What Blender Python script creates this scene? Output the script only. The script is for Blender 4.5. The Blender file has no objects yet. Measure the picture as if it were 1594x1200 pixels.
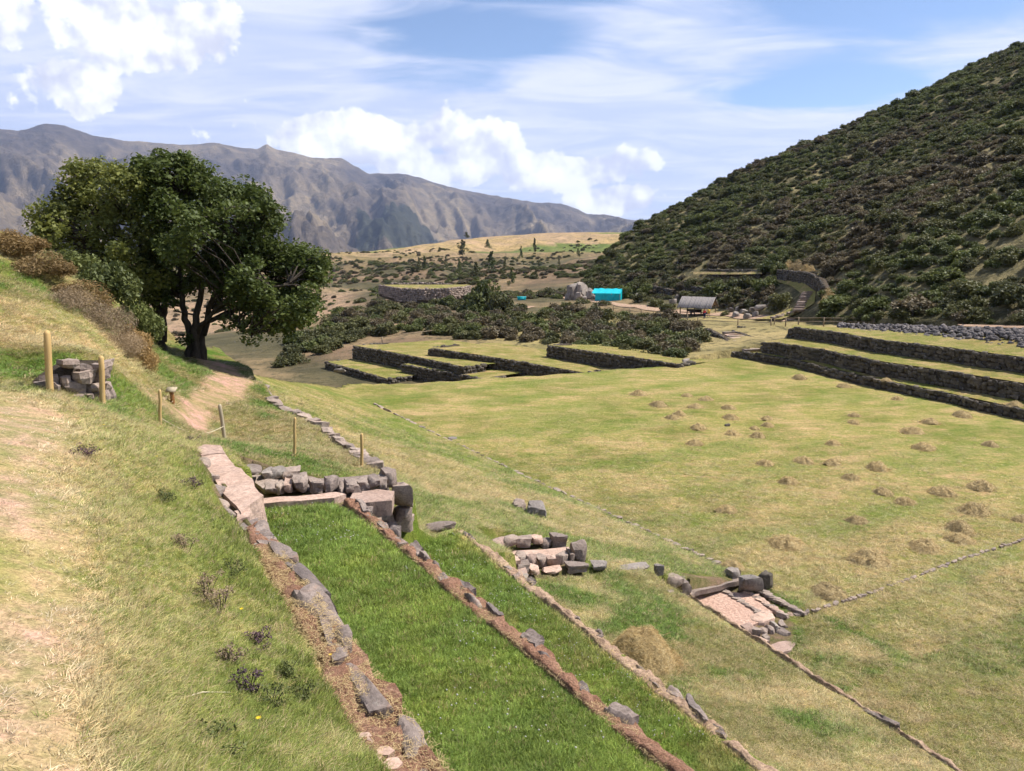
import bpy, bmesh, math, random
import numpy as np
from mathutils import Vector, Matrix, Euler

# ------------------------------------------------------------------ camera, world, sun, exposure
SC = bpy.context.scene
COL = SC.collection
F, HOR = 1200.0, 385.0                       # focal length and horizon row of the photograph (1594 x 1200)
PITCH = math.atan((600 - HOR) / F)
cam_d = bpy.data.cameras.new('camera')
cam_d.sensor_fit = 'HORIZONTAL'
cam_d.sensor_width = 36.0
cam_d.lens = 36.0 * F / 1594.0
cam_d.clip_start = 0.05
cam_d.clip_end = 60000
cam = bpy.data.objects.new('camera', cam_d)
COL.objects.link(cam)
cam.location = (0, 0, 0)
cam.rotation_euler = (math.pi / 2 - PITCH, 0, 0)
SC.camera = cam

SUN_AZ, SUN_EL = math.radians(76), math.radians(56)      # azimuth to the right of the view, elevation
SKY_STRENGTH = 0.105
EXPOSURE = 0.76
SUN_STRENGTH = 5.0
sd = bpy.data.lights.new('sun', 'SUN')
sd.energy = SUN_STRENGTH
sd.angle = math.radians(0.5)
sd.color = (1.0, 0.955, 0.88)
sun = bpy.data.objects.new('sun', sd)
COL.objects.link(sun)
sdir = Vector((math.sin(SUN_AZ) * math.cos(SUN_EL), math.cos(SUN_AZ) * math.cos(SUN_EL), math.sin(SUN_EL)))
sun.rotation_euler = sdir.to_track_quat('Z', 'Y').to_euler()
SC.view_settings.view_transform = 'Standard'
SC.view_settings.look = 'None'
SC.view_settings.gamma = 1
SC.view_settings.use_curve_mapping = False
SC.view_settings.exposure = EXPOSURE
SC.cycles.max_bounces = 4
SC.cycles.diffuse_bounces = 2
SC.cycles.transmission_bounces = 2
SC.cycles.glossy_bounces = 1
SC.cycles.transparent_max_bounces = 8
SC.cycles.volume_bounces = 0
SC.cycles.use_denoising = True
SC.cycles.use_adaptive_sampling = True
SC.cycles.adaptive_threshold = 0.03

world = bpy.data.worlds.new('World')
SC.world = world
world.use_nodes = True


class NT:
    """small helper to write node trees"""
    def __init__(s, tree):
        s.t = tree
        tree.nodes.clear()

    def n(s, typ, **kw):
        nd = s.t.nodes.new(typ)
        ins = kw.pop('i', {})
        for k, v in kw.items():
            setattr(nd, k, v)
        for k, v in ins.items():
            if isinstance(v, tuple) and len(v) == 2 and hasattr(v[0], 'outputs'):
                s.t.links.new(v[0].outputs[v[1]], nd.inputs[k])
            elif hasattr(v, 'outputs'):
                s.t.links.new(v.outputs[0], nd.inputs[k])
            else:
                nd.inputs[k].default_value = v
        return nd

    def math(s, op, a, b=0.0, c=0.0, clamp=False):
        return s.n('ShaderNodeMath', operation=op, use_clamp=clamp, i={0: a, 1: b, 2: c})

    def mix(s, f, a, b, blend='MIX'):
        nd = s.n('ShaderNodeMix', data_type='RGBA', blend_type=blend, i={0: f, 6: a, 7: b})
        return (nd, 2)

    def ramp(s, fac, stops):
        nd = s.n('ShaderNodeValToRGB', i={0: fac})
        e = nd.color_ramp.elements
        while len(e) < len(stops):
            e.new(0.5)
        for el, (p, c) in zip(e, stops):
            el.position = p
            el.color = c if len(c) == 4 else (*c, 1)
        return nd

    def smooth(s, v, a, b):
        return s.n('ShaderNodeMapRange', interpolation_type='SMOOTHSTEP', i={0: v, 1: a, 2: b, 3: 0.0, 4: 1.0})

    def noise(s, vec, scale, detail=4, rough=0.55, dist=0.0):
        return s.n('ShaderNodeTexNoise', i={'Vector': vec, 'Scale': scale, 'Detail': detail, 'Roughness': rough, 'Distortion': dist})


def build_sky():
    N = NT(world.node_tree)
    out = N.n('ShaderNodeOutputWorld')
    sky = N.n('ShaderNodeTexSky', sky_type='NISHITA', sun_disc=False, sun_elevation=SUN_EL, sun_rotation=SUN_AZ,
              altitude=3500, air_density=1.0, dust_density=0.6, ozone_density=1.6)
    skyc = N.n('ShaderNodeVectorMath', operation='SCALE', i={0: sky, 'Scale': SKY_STRENGTH})
    tc = N.n('ShaderNodeTexCoord')
    d = N.n('ShaderNodeSeparateXYZ', i={0: (tc, 0)})
    az = N.math('ARCTAN2', (d, 0), (d, 1))
    el = N.math('ARCSINE', (d, 2))
    zc = N.math('MAXIMUM', (d, 2), 0.0)
    den = N.math('ADD', zc, 0.12)
    px = N.math('DIVIDE', (d, 0), den)
    py = N.math('DIVIDE', (d, 1), den)
    pv = N.n('ShaderNodeCombineXYZ', i={0: N.math('MULTIPLY', px, 0.55), 1: py, 2: 0.0})
    # high thin layer of cloud
    w1 = N.noise(pv, 0.75, 5, 0.58, 0.5)
    w2 = N.noise(pv, 2.6, 4, 0.62, 0.8)
    wsum = N.math('ADD', N.math('MULTIPLY', (w1, 0), 0.72), N.math('MULTIPLY', (w2, 0), 0.28))
    low = N.smooth(el, 0.40, 0.10)
    clr = None
    for a, e, sa, se in ((-0.045, 0.245, 0.10, 0.024), (0.47, 0.285, 0.14, 0.032), (0.37, 0.175, 0.09, 0.016), (-0.53, 0.29, 0.04, 0.02), (0.02, 0.305, 0.09, 0.016), (1.6, 0.5, 0.4, 0.12), (-1.5, 0.5, 0.4, 0.12), (3.0, 0.6, 0.6, 0.2)):
        q = N.math('ADD', N.math('POWER', N.math('DIVIDE', N.math('SUBTRACT', az, a), sa), 2.0), N.math('POWER', N.math('DIVIDE', N.math('SUBTRACT', el, e), se), 2.0))
        g = N.math('EXPONENT', N.math('MULTIPLY', q, -0.5))
        clr = g if clr is None else N.math('MAXIMUM', clr, g)
    thr = N.math('SUBTRACT', N.math('ADD', wsum, N.math('MULTIPLY', (low, 0), 0.16)), N.math('MULTIPLY', clr, 0.30))
    wisp = N.smooth(thr, 0.41, 0.60)
    wisp_a = N.math('MULTIPLY', (wisp, 0), 0.93)
    wispc = N.mix((N.smooth((w2, 0), 0.35, 0.7), 0), (0.40, 0.455, 0.62, 1), (0.57, 0.59, 0.69, 1))
    c1 = N.mix(wisp_a, skyc, wispc)
    # heaped clouds: soft lumps at bearings (azimuth, elevation, half widths) broken up by noise
    av = N.n('ShaderNodeCombineXYZ', i={0: az, 1: el, 2: 0.0})
    n_big = N.noise(av, 13.0, 6, 0.55, 0.0)
    up = N.n('ShaderNodeVectorMath', operation='ADD', i={0: av, 1: (0.012, 0.018, 0.0)})
    n_up = N.noise(up, 13.0, 3, 0.55, 0.0)
    lumps = [(-0.47, 0.285, 0.050, 0.055), (-0.425, 0.228, 0.070, 0.040), (-0.575, 0.250, 0.045, 0.048), (-0.495, 0.170, 0.045, 0.024), (-0.20, 0.128, 0.11, 0.026), (-0.055, 0.130, 0.055, 0.030),
             (0.06, 0.094, 0.085, 0.022), (-0.08, 0.10, 0.08, 0.02), (0.13, 0.058, 0.05, 0.018), (1.4, 0.2, 0.3, 0.08), (2.5, 0.15, 0.3, 0.06), (-1.3, 0.22, 0.2, 0.07), (-2.4, 0.2, 0.3, 0.07)]
    acc = None
    for a, e, sa, se in lumps:
        q = N.math('ADD', N.math('POWER', N.math('DIVIDE', N.math('SUBTRACT', az, a), sa), 2.0),
                   N.math('POWER', N.math('DIVIDE', N.math('SUBTRACT', el, e), se), 2.0))
        g = N.math('EXPONENT', N.math('MULTIPLY', q, -0.5))
        acc = g if acc is None else N.math('MAXIMUM', acc, g)
    field = N.math('ADD', N.math('MULTIPLY', acc, 0.62), N.math('MULTIPLY', N.math('SUBTRACT', (n_big, 0), 0.5), 1.25))
    cum = N.smooth(field, 0.285, 0.355)
    relief = N.math('SUBTRACT', (n_big, 0), (n_up, 0))
    rel = N.smooth(relief, -0.13, 0.10)
    dense = N.smooth(field, 0.30, 0.75)
    lit = N.math('ADD', N.math('MULTIPLY', (rel, 0), 0.65), N.math('MULTIPLY', (dense, 0), 0.35))
    cc = N.mix(lit, (0.45, 0.47, 0.575, 1), (0.90, 0.90, 0.885, 1))
    c2 = N.mix((cum, 0), c1, cc)
    bg = N.n('ShaderNodeBackground', i={0: c2, 1: 1.0})
    N.t.links.new(bg.outputs[0], out.inputs[0])


build_sky()
world.cycles.sampling_method = 'NONE'

# ------------------------------------------------------------------ numbers: pixels to places, noise, surfaces
TA = math.radians(31)                        # bearing of the terraces, left of the view direction
CT, ST = math.cos(TA), math.sin(TA)


def ray(px, py):
    u, v = (px - 797) / F, -(py - 600) / F
    return np.array((u, math.cos(PITCH) + v * math.sin(PITCH), -math.sin(PITCH) + v * math.cos(PITCH)))


def at_z(px, py, z):
    d = ray(px, py)
    return d * (z / d[2])


def at_d(px, py, dist):
    d = ray(px, py)
    return d * (dist / d[1])


def to_nt(x, y):
    return x * CT + y * ST, -x * ST + y * CT


def to_xy(n, t):
    return n * CT - t * ST, n * ST + t * CT


def line_nt(pts, z):
    """fit n = a + b t through pixels lying at height z"""
    p = np.array([at_z(a, b, z) for a, b in pts])
    n, t = to_nt(p[:, 0], p[:, 1])
    b, a = np.polyfit(t, n, 1)
    return lambda tt: a + b * np.asarray(tt, float)


def hash2(ix, iy, seed):
    h = (ix.astype(np.int64) * 374761393 + iy.astype(np.int64) * 668265263 + seed * 974634777) & 0xFFFFFFFF
    h = ((h ^ (h >> 13)) * 1274126177) & 0xFFFFFFFF
    h = h ^ (h >> 16)
    return (h & 0xFFFF) / 65535.0


def vnoise(x, y, seed=0):
    x = np.asarray(x, float); y = np.asarray(y, float)
    ix, iy = np.floor(x), np.floor(y)
    fx, fy = x - ix, y - iy
    fx = fx * fx * fx * (fx * (fx * 6 - 15) + 10); fy = fy * fy * fy * (fy * (fy * 6 - 15) + 10)
    a, b = hash2(ix, iy, seed), hash2(ix + 1, iy, seed)
    c, d = hash2(ix, iy + 1, seed), hash2(ix + 1, iy + 1, seed)
    return (a + (b - a) * fx) * (1 - fy) + (c + (d - c) * fx) * fy


def fbm(x, y, seed=0, octv=4, gain=0.5):
    s, amp, tot = 0, 1.0, 0
    x = np.asarray(x, float); y = np.asarray(y, float)
    for o in range(octv):
        s = s + amp * vnoise(x * 2 ** o + 17.3 * o, y * 2 ** o - 9.1 * o, seed + o * 31)
        tot += amp
        amp *= gain
    return s / tot


def sstep(a, b, v):
    k = np.clip((np.asarray(v, float) - a) / (b - a), 0, 1)
    return k * k * (3 - 2 * k)


class TPS:
    """thin plate surface through points"""
    def __init__(s, pts, lam=0.02):
        p = np.array(pts, float)
        s.c = p[:, :2]
        s.sc = 1.0 / max(np.ptp(p[:, 0]), np.ptp(p[:, 1]))
        n = len(p)
        q = s.c * s.sc
        K = s.k(np.linalg.norm(q[:, None] - q[None], axis=2)) + lam * 1e-2 * np.eye(n)
        Pm = np.c_[np.ones(n), q]
        A = np.block([[K, Pm], [Pm.T, np.zeros((3, 3))]])
        s.w = np.linalg.solve(A, np.r_[p[:, 2], 0, 0, 0])

    @staticmethod
    def k(r):
        return np.where(r > 1e-9, r * r * np.log(np.maximum(r, 1e-9)), 0)

    def __call__(s, x, y):
        sh = np.shape(x)
        q = np.c_[np.ravel(x), np.ravel(y)] * s.sc
        out = np.empty(len(q))
        for i in range(0, len(q), 40000):
            b = q[i:i + 40000]
            r = np.linalg.norm(b[:, None] - (s.c * s.sc)[None], axis=2)
            out[i:i + 40000] = s.k(r) @ s.w[:-3] + s.w[-3] + b @ s.w[-2:]
        return out.reshape(sh)


Z_A, Z_T1, Z_T2, Z_T3C, Z_T3E, Z_P = -3.0, -3.93, -5.55, -7.3, -7.9, -9.6
L_AL = line_nt([(389, 855), (439, 924), (471, 1016), (560, 1162)], -2.95)
L_AR = line_nt([(427, 845), (487, 915), (541, 994), (601, 1073), (702, 1197)], -3.0)
L_BL = line_nt([(533, 782), (617, 858), (743, 969), (900, 1088), (1023, 1195)], Z_T1)
L_BR = line_nt([(769, 960), (866, 1041), (960, 1116), (1029, 1176)], Z_T1)
L_C = line_nt([(710, 828), (798, 902), (903, 982), (1042, 1094), (1173, 1198)], Z_T2)
L_E = line_nt([(1083, 933), (1210, 1021), (1298, 1078), (1500, 1200)], Z_T3E)
L_P = line_nt([(1080, 860), (880, 770), (690, 680)], Z_P)


def cpz(px, py, z):
    p = at_z(px, py, z)
    return (p[0], p[1], z)


def cpd(px, py, d):
    p = at_d(px, py, d)
    return (p[0], p[1], p[2])


left_ctrl = [
    (0, 0, -1.8), (-1, -4, -1.75), (1.2, -4, -2.2), (-4, 1, -1.6), (-7, -3, -1.0), (1.5, 0.5, -2.75), (1.0, 1.8, -2.6), (3.5, -4, -3.6),
    cpz(0, 1200, -1.85), cpz(0, 900, -1.88), cpz(0, 750, -1.9), cpz(10, 640, -1.95), cpz(120, 1000, -1.98), cpz(200, 1200, -2.05),
    cpz(130, 800, -2.0), cpz(110, 680, -2.03), cpz(300, 1000, -2.40), cpz(250, 850, -2.35), cpz(230, 720, -2.42),
    cpz(389, 855, -2.93), cpz(439, 924, -2.93), cpz(471, 1016, -2.93), cpz(560, 1162, -2.93), cpz(310, 700, -2.98), cpz(340, 780, -2.95),
    cpz(75, 608, -2.0), cpz(160, 628, -2.35), cpz(20, 612, -2.0), cpz(200, 650, -2.45), cpz(255, 688, -2.85), cpz(305, 692, -3.1),
    cpd(100, 614, 11.2), cpd(130, 624, 11.3), cpd(150, 632, 11.5), cpd(115, 560, 12.5), cpd(155, 553, 13.0),
    cpd(-40, 560, 11.6), cpd(10, 575, 12.0), cpd(0, 480, 15.0), cpd(0, 430, 18.0), cpd(60, 525, 14.0), cpd(160, 556, 13.4), cpd(150, 500, 18), cpd(100, 420, 21), cpd(0, 385, 24),
    cpd(-120, 380, 22), cpd(-150, 500, 14), cpd(230, 600, 16.2), cpd(200, 560, 18.5), cpd(310, 598, 21.5), cpd(280, 566, 26), cpd(250, 545, 28.7), cpd(305, 557, 27.7), cpd(200, 535, 27),
    cpd(150, 500, 28), cpd(60, 440, 30), cpd(232, 628, 15.4), cpd(330, 560, 29),
    cpz(249, 660, -3.6), cpz(265, 662, -3.7), cpz(300, 650, -3.8), cpz(330, 620, -3.92), cpz(385, 590, -4.1), cpz(345, 577, -4.1), cpz(325, 572, -4.15), cpz(395, 575, -4.4),
    cpz(345, 685, -3.85), cpz(458, 709, -4.1), cpz(563, 725, -4.4), cpz(450, 660, -4.3), cpz(380, 640, -4.15), cpz(400, 700, -3.9), cpz(520, 712, -4.3),
    (-5.67, 12.5, -3.1), (-5.9, 13.6, -3.45), (-10.0, 21.7, -3.2), (-11.2, 24.5, -3.5),
    cpz(565, 712, -4.5), cpz(440, 640, -4.55), cpz(400, 600, -4.5), cpz(420, 725, -3.95), cpz(330, 690, -3.4),
]
LEFT = TPS(left_ctrl)
# edge of the upper lawn (line of stones) and rim of the whole lawn
Q_px = [(600, 738), (565, 712), (500, 668), (440, 636), (405, 603), (392, 578)]
Qp = np.array([at_z(a, b, -4.55) for a, b in Q_px])
Qn, Qt = to_nt(Qp[:, 0], Qp[:, 1])
rim = np.array([(-80., 80., -3.), (-24., 48., -3.5), (-15.5, 34., -4.0), cpz(330, 568, -4.3), cpz(400, 570, -4.9), cpz(480, 580, -7.9), cpz(540, 597, -9.6), cpz(640, 596, -9.6), cpz(750, 588, -9.6), cpz(905, 580, -9.6),
                cpz(1055, 566, -9.6), cpz(1130, 556, -9.6), cpz(1400, 552, -9.6)])


def q_n(t):
    o = np.argsort(Qt)
    return np.interp(t, Qt[o], Qn[o])


def t_cross(n):
    """where the terraces end at the line of fountains"""
    p1, p2, p3, p4 = at_z(398, 790, Z_T1), at_z(508, 768, Z_T1), at_z(690, 832, Z_T2), at_z(915, 885, Z_T3E)
    p5 = at_z(1140, 916, -9.3)
    ks = [to_nt(p[0], p[1]) for p in (p1, p2, p3, p4, p5)]
    return np.interp(n, [k[0] for k in ks], [k[1] for k in ks])


PIT = np.array([to_nt(*at_z(a, b, -9.5)[:2]) for a, b in ((1068, 936), (1150, 912), (1245, 962), (1155, 985))])


def in_poly(x, y, poly):
    r = np.zeros(np.shape(x), bool)
    j = len(poly) - 1
    for i in range(len(poly)):
        xi, yi = poly[i][:2]
        xj, yj = poly[j][:2]
        c = ((yi > y) != (yj > y)) & (x < (xj - xi) * (y - yi) / (yj - yi + 1e-12) + xi)
        r ^= c
        j = i
    return r


BARE = [np.array([to_nt(*at_z(a, b, z)[:2]) for a, b in poly]) for poly, z in (
    ([(306, 690), (352, 690), (412, 772), (428, 838), (386, 852), (352, 806), (305, 722)], -3.0), ([(372, 726), (470, 730), (600, 733), (640, 760), (640, 830), (580, 826), (520, 782), (405, 786)], -3.95),
    ([(755, 858), (860, 838), (905, 850), (910, 885), (815, 900), (775, 882)], -7.5), ([(1055, 918), (1150, 895), (1190, 905), (1240, 958), (1230, 1008), (1200, 1012), (1150, 985), (1070, 935)], -9.3))]
BASIN = np.array([to_nt(*at_z(a, b, -3.85)[:2]) for a, b in ((366, 722), (480, 728), (600, 736), (632, 770), (600, 815), (520, 782), (402, 790))])
HOLLOW = np.array([to_nt(*at_z(a, b, -7.6)[:2]) for a, b in ((742, 862), (790, 846), (868, 838), (905, 848), (930, 880), (918, 905), (812, 930), (760, 890))])
JOINT = np.array([to_nt(*at_z(a, b, -3.0)[:2]) for a, b in ((311, 712), (319, 712), (378, 814), (366, 818))])


def bare(n, t):
    """worn soil and stone round the fountains"""
    k = in_poly(n, t, JOINT)
    for q in BARE: k |= in_poly(n, t, q)
    return k


def ground_h(n, t, detail=True):
    n = np.asarray(n, float); t = np.asarray(t, float)
    x, y = to_xy(n, t)
    L = LEFT(x, y)
    aL, aR, bL, bR, c, e, p = L_AL(t), L_AR(t), L_BL(t), L_BR(t), L_C(t), L_E(t), L_P(t)
    z1 = np.full(n.shape, Z_P)
    t3 = Z_T3C + (Z_T3E - Z_T3C) * np.clip((n - c) / (e - c), 0, 1)
    z1 = np.where(n < e + 0.05, t3, z1)
    z1 = np.where(n < c + 0.22, Z_T2, z1)
    z1 = np.where(n < bR, Z_T1, z1)
    z1 = np.where(n < aR - 0.04, Z_A - 0.03, z1)
    z1 = np.where(n < aL, np.maximum(L, Z_A), z1)
    q = q_n(t)
    f = np.clip((n - q) / np.maximum(p - q, 0.5), 0, 1)
    top = np.where(t < 16, -5.15, -5.15 + 0.02 * (t - 16))
    z2 = top + (Z_P - top) * np.power(f, 0.74)
    z2 = np.where(n < q, L, z2)
    z2 = np.where(n < 0.0, L, z2)
    tc = t_cross(n)
    one = (t < tc)
    z = np.where(one, z1, z2)
    z = np.where(n < aL, np.where(one, z1, np.where(n < q, L, z2)), z)
    z = np.where(n >= p, Z_P, z)
    pit = in_poly(n, t, PIT)
    z = np.where(pit, -9.56, z)
    z = np.where(in_poly(n, t, BASIN), np.minimum(z, -4.0), z)
    z = np.where(in_poly(n, t, JOINT), z - 0.6, z)
    z = np.where(in_poly(n, t, HOLLOW), np.minimum(z, -7.56), z)
    # beyond the rim the ground falls away
    s = np.full(n.shape, -1e9)
    rr = np.interp(x, rim[:, 0], rim[:, 1])
    s = y - rr
    z = np.where(s > 0, z - np.minimum(0.75 * s + 0.5 * sstep(0, 1.2, s), 9.0), z)
    if detail:
        dist = np.sqrt(x * x + y * y)
        k = np.clip(dist / 14, 0.35, 1.6)
        z = z + (fbm(x * 0.45, y * 0.45, 3, 3) - 0.5) * 0.10 * k + (fbm(x * 2.6, y * 2.6, 5, 3) - 0.5) * 0.05
    return z


def ground_xy(x, y):
    n, t = to_nt(np.asarray(x, float), np.asarray(y, float))
    return ground_h(n, t)


def drop(px, py, zg=-5.0, lo=None):
    """march the pixel's ray until it meets the near ground"""
    d = ray(px, py)
    s = np.arange(2.0, 75.0, 0.05)
    P = d[None] * s[:, None]
    g = ground_xy(P[:, 0], P[:, 1])
    i = np.argmax(P[:, 2] <= g)
    return P[i] * 1.0 if P[i, 2] <= g[i] else P[-1]


# ------------------------------------------------------------------ materials
MATS = {}


def new_mat(name):
    m = bpy.data.materials.new(name)
    m.use_nodes = True
    N = NT(m.node_tree)
    out = N.n('ShaderNodeOutputMaterial')
    return m, N, out


def princ(N, out, color, rough=0.9, bump=None, bstr=0.3, bdist=0.02, spec=0.25):
    ins = {'Base Color': color, 'Roughness': rough, 'Specular IOR Level': spec}
    if bump is not None:
        ins['Normal'] = N.n('ShaderNodeBump', i={'Strength': bstr, 'Distance': bdist, 'Height': bump})
    b = N.n('ShaderNodeBsdfPrincipled', i=ins)
    N.t.links.new(b.outputs[0], out.inputs[0])
    return b


def objvec(N, loc=False):
    if loc:      # differs from piece to piece
        tc = N.n('ShaderNodeTexCoord')
        oi = N.n('ShaderNodeObjectInfo')
        v = N.n('ShaderNodeVectorMath', operation='MULTIPLY_ADD', i={0: (oi, 5), 1: (37.0, 91.0, 53.0), 2: (tc, 3)})
        return v
    g = N.n('ShaderNodeNewGeometry')
    return (g, 0)


def mat_ground(name, kind):
    m, N, out = new_mat(name)
    P = objvec(N)
    base = N.n('ShaderNodeAttribute', attribute_name='zone')
    fine = N.noise(P, 38.0, 4, 0.65)
    mid = N.noise(P, 5.5, 5, 0.6, 0.3)
    mp = N.n('ShaderNodeMapping', i={0: P, 'Rotation': (0, 0, 0.5), 'Scale': (0.35, 1.3, 1)})
    streak = N.noise(mp, 1.6, 5, 0.62, 0.8)
    a = N.mix((N.smooth((fine, 0), 0.25, 0.8), 0), (0.62, 0.62, 0.55, 1), (1.35, 1.32, 1.25, 1))
    c = N.mix(1.0, (base, 0), a, 'MULTIPLY')
    b = N.mix((N.smooth((mid, 0), 0.3, 0.72), 0), (0.74, 0.84, 0.66, 1), (1.22, 1.12, 1.15, 1))
    c = N.mix(1.0, c, b, 'MULTIPLY')
    wide = N.noise(P, 0.55, 5, 0.65, 0.6)
    wd = N.mix((N.smooth((wide, 0), 0.36, 0.64), 0), (0.86, 0.93, 0.72, 1), (1.16, 1.06, 1.20, 1))
    c = N.mix(1.0, c, wd, 'MULTIPLY')
    s = N.mix((N.smooth((streak, 0), 0.34, 0.66), 0), (0.70, 0.86, 0.56, 1), (1.16, 1.08, 1.12, 1))
    c = N.mix(0.85, c, N.mix(1.0, c, s, 'MULTIPLY'))
    h = N.math('ADD', (fine, 0), N.math('MULTIPLY', (mid, 0), 1.5))
    princ(N, out, c, 0.95, h, 0.8, 0.05, 0.1)
    return m


def mat_stone(name, c1, c2, c3, scale=6.0, bstr=0.5, lichen=0.25, per=True, bdist=0.03):
    m, N, out = new_mat(name)
    P = objvec(N, per)
    if per:
        P = (P, 0)
    else:
        P = objvec(N)
    g = N.n('ShaderNodeNewGeometry')
    W = (g, 0)
    big = N.noise(W, scale * 0.35, 4, 0.6)
    fine = N.noise(W, scale * 4, 6, 0.7)
    mid = N.noise(W, scale, 5, 0.65, 0.4)
    c = N.mix((N.smooth((big, 0), 0.3, 0.7), 0), c1, c2)
    c = N.mix((N.smooth((mid, 0), 0.52, 0.75), 0), c, c3)
    lic = N.noise(W, scale * 1.7, 3, 0.5, 0.6)
    c = N.mix(N.math('MULTIPLY', (N.smooth((lic, 0), 0.62, 0.70), 0), lichen), c, (0.40, 0.39, 0.34, 1))
    k = N.mix((N.smooth((fine, 0), 0.25, 0.75), 0), (0.66, 0.65, 0.64, 1), (1.25, 1.24, 1.22, 1))
    c = N.mix(1.0, c, k, 'MULTIPLY')
    oi = N.n('ShaderNodeObjectInfo')
    at = N.n('ShaderNodeAttribute', attribute_name='tint')
    rnd = N.math('FRACT', N.math('ADD', (oi, 5), (at, 2)))
    v = N.mix(rnd, (0.72, 0.71, 0.72, 1), (1.28, 1.22, 1.16, 1))
    c = N.mix(1.0, c, v, 'MULTIPLY')
    h = N.math('ADD', N.math('MULTIPLY', (mid, 0), 1.4), (fine, 0))
    princ(N, out, c, 0.92, h, bstr, bdist, 0.2)
    return m


def mat_leaf(name, c1, c2, trans=0.35, inst=False, rough=0.6):
    """leaves: colour varies leaf by leaf (attribute v) and plant by plant"""
    m, N, out = new_mat(name)
    v = N.n('ShaderNodeAttribute', attribute_name='v')
    if inst:
        base = N.n('ShaderNodeAttribute', attribute_type='INSTANCER', attribute_name='col')
        k = N.mix((v, 2), (0.62, 0.64, 0.60, 1), (1.40, 1.36, 1.42, 1))
        c = N.mix(1.0, (base, 0), k, 'MULTIPLY')
    else:
        oi = N.n('ShaderNodeObjectInfo')
        c = N.mix((v, 2), c1, c2)
        k = N.mix((oi, 5), (0.75, 0.76, 0.78, 1), (1.25, 1.22, 1.15, 1))
        c = N.mix(1.0, c, k, 'MULTIPLY')
    b = N.n('ShaderNodeBsdfPrincipled', i={'Base Color': c, 'Roughness': rough, 'Specular IOR Level': 0.25})
    t = N.n('ShaderNodeBsdfTranslucent', i={0: c})
    mx = N.n('ShaderNodeMixShader', i={0: trans, 1: b, 2: t})
    N.t.links.new(mx.outputs[0], out.inputs[0])
    return m


def mat_plain(name, c1, c2, scale=8.0, rough=0.85, bstr=0.2, stretch=(1, 1, 1), spec=0.2):
    m, N, out = new_mat(name)
    tc = N.n('ShaderNodeTexCoord')
    mp = N.n('ShaderNodeMapping', i={0: (tc, 3), 'Scale': stretch})
    n1 = N.noise(mp, scale, 5, 0.65, 0.2)
    c = N.mix((N.smooth((n1, 0), 0.3, 0.7), 0), c1, c2)
    princ(N, out, c, rough, (n1, 0), bstr, 0.02, spec)
    return m


def mat_dirt(name, c1, c2, c3, scale=7.0):
    m, N, out = new_mat(name)
    P = objvec(N)
    a = N.noise(P, scale, 6, 0.7, 0.5)
    b = N.noise(P, scale * 6, 5, 0.7)
    mp = N.n('ShaderNodeMapping', i={0: P, 'Rotation': (0.2, 0.1, 0.9), 'Scale': (1, 7, 3)})
    s = N.noise(mp, scale * 3, 3, 0.6, 1.2)
    c = N.mix((N.smooth((a, 0), 0.3, 0.7), 0), c1, c2)
    c = N.mix(N.math('MULTIPLY', (N.smooth((s, 0), 0.58, 0.70), 0), 0.7), c, c3)
    k = N.mix((N.smooth((b, 0), 0.25, 0.75), 0), (0.65, 0.63, 0.62, 1), (1.3, 1.28, 1.26, 1))
    c = N.mix(1.0, c, k, 'MULTIPLY')
    princ(N, out, c, 0.97, N.math('ADD', (a, 0), (b, 0)), 0.9, 0.05, 0.08)
    return m


M = MATS
M['ground'] = mat_ground('grass_ground', 'near')
M['stone'] = mat_stone('fieldstone', (0.225, 0.180, 0.155, 1), (0.32, 0.262, 0.225, 1), (0.15, 0.13, 0.12, 1))
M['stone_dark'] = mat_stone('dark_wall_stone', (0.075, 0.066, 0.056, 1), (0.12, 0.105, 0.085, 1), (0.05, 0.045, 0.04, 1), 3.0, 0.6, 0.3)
M['stone_grey'] = mat_stone('grey_stone', (0.205, 0.182, 0.165, 1), (0.30, 0.268, 0.24, 1), (0.135, 0.12, 0.11, 1), 4.0)
M['rubble'] = mat_stone('loose_rubble', (0.085, 0.078, 0.080, 1), (0.15, 0.138, 0.138, 1), (0.055, 0.052, 0.055, 1), 3.0)
M['stone_blue'] = mat_stone('grey_edge_stone', (0.155, 0.128, 0.118, 1), (0.225, 0.188, 0.168, 1), (0.25, 0.165, 0.125, 1), 5.0, 0.6, 0.15)
M['slab'] = mat_stone('pink_slab', (0.36, 0.255, 0.205, 1), (0.44, 0.33, 0.275, 1), (0.25, 0.19, 0.16, 1), 5.0, 0.5, 0.1)
M['core'] = mat_dirt('wall_fill', (0.06, 0.048, 0.038, 1), (0.09, 0.07, 0.052, 1), (0.10, 0.085, 0.06, 1))
M['reddirt'] = mat_dirt('red_soil', (0.24, 0.125, 0.080, 1), (0.33, 0.19, 0.13, 1), (0.45, 0.33, 0.21, 1), 6.0)
M['pathdirt'] = mat_dirt('path_soil', (0.30, 0.20, 0.14, 1), (0.38, 0.27, 0.19, 1), (0.40, 0.31, 0.22, 1), 2.5)
M['pinkfloor'] = mat_dirt('pink_sand', (0.42, 0.27, 0.205, 1), (0.47, 0.32, 0.25, 1), (0.45, 0.33, 0.26, 1), 2.0)
M['grass'] = mat_leaf('grass_blades', None, None, 0.30, True)
M['leaf'] = mat_leaf('tree_leaves', (0.050, 0.066, 0.016, 1), (0.225, 0.235, 0.060, 1), 0.35)
M['leaf2'] = mat_leaf('tree_leaves_fresh', (0.043, 0.068, 0.016, 1), (0.185, 0.220, 0.054, 1), 0.35)
M['shrub'] = mat_leaf('shrub_leaves', (0.046, 0.052, 0.020, 1), (0.165, 0.162, 0.060, 1), 0.25)
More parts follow.
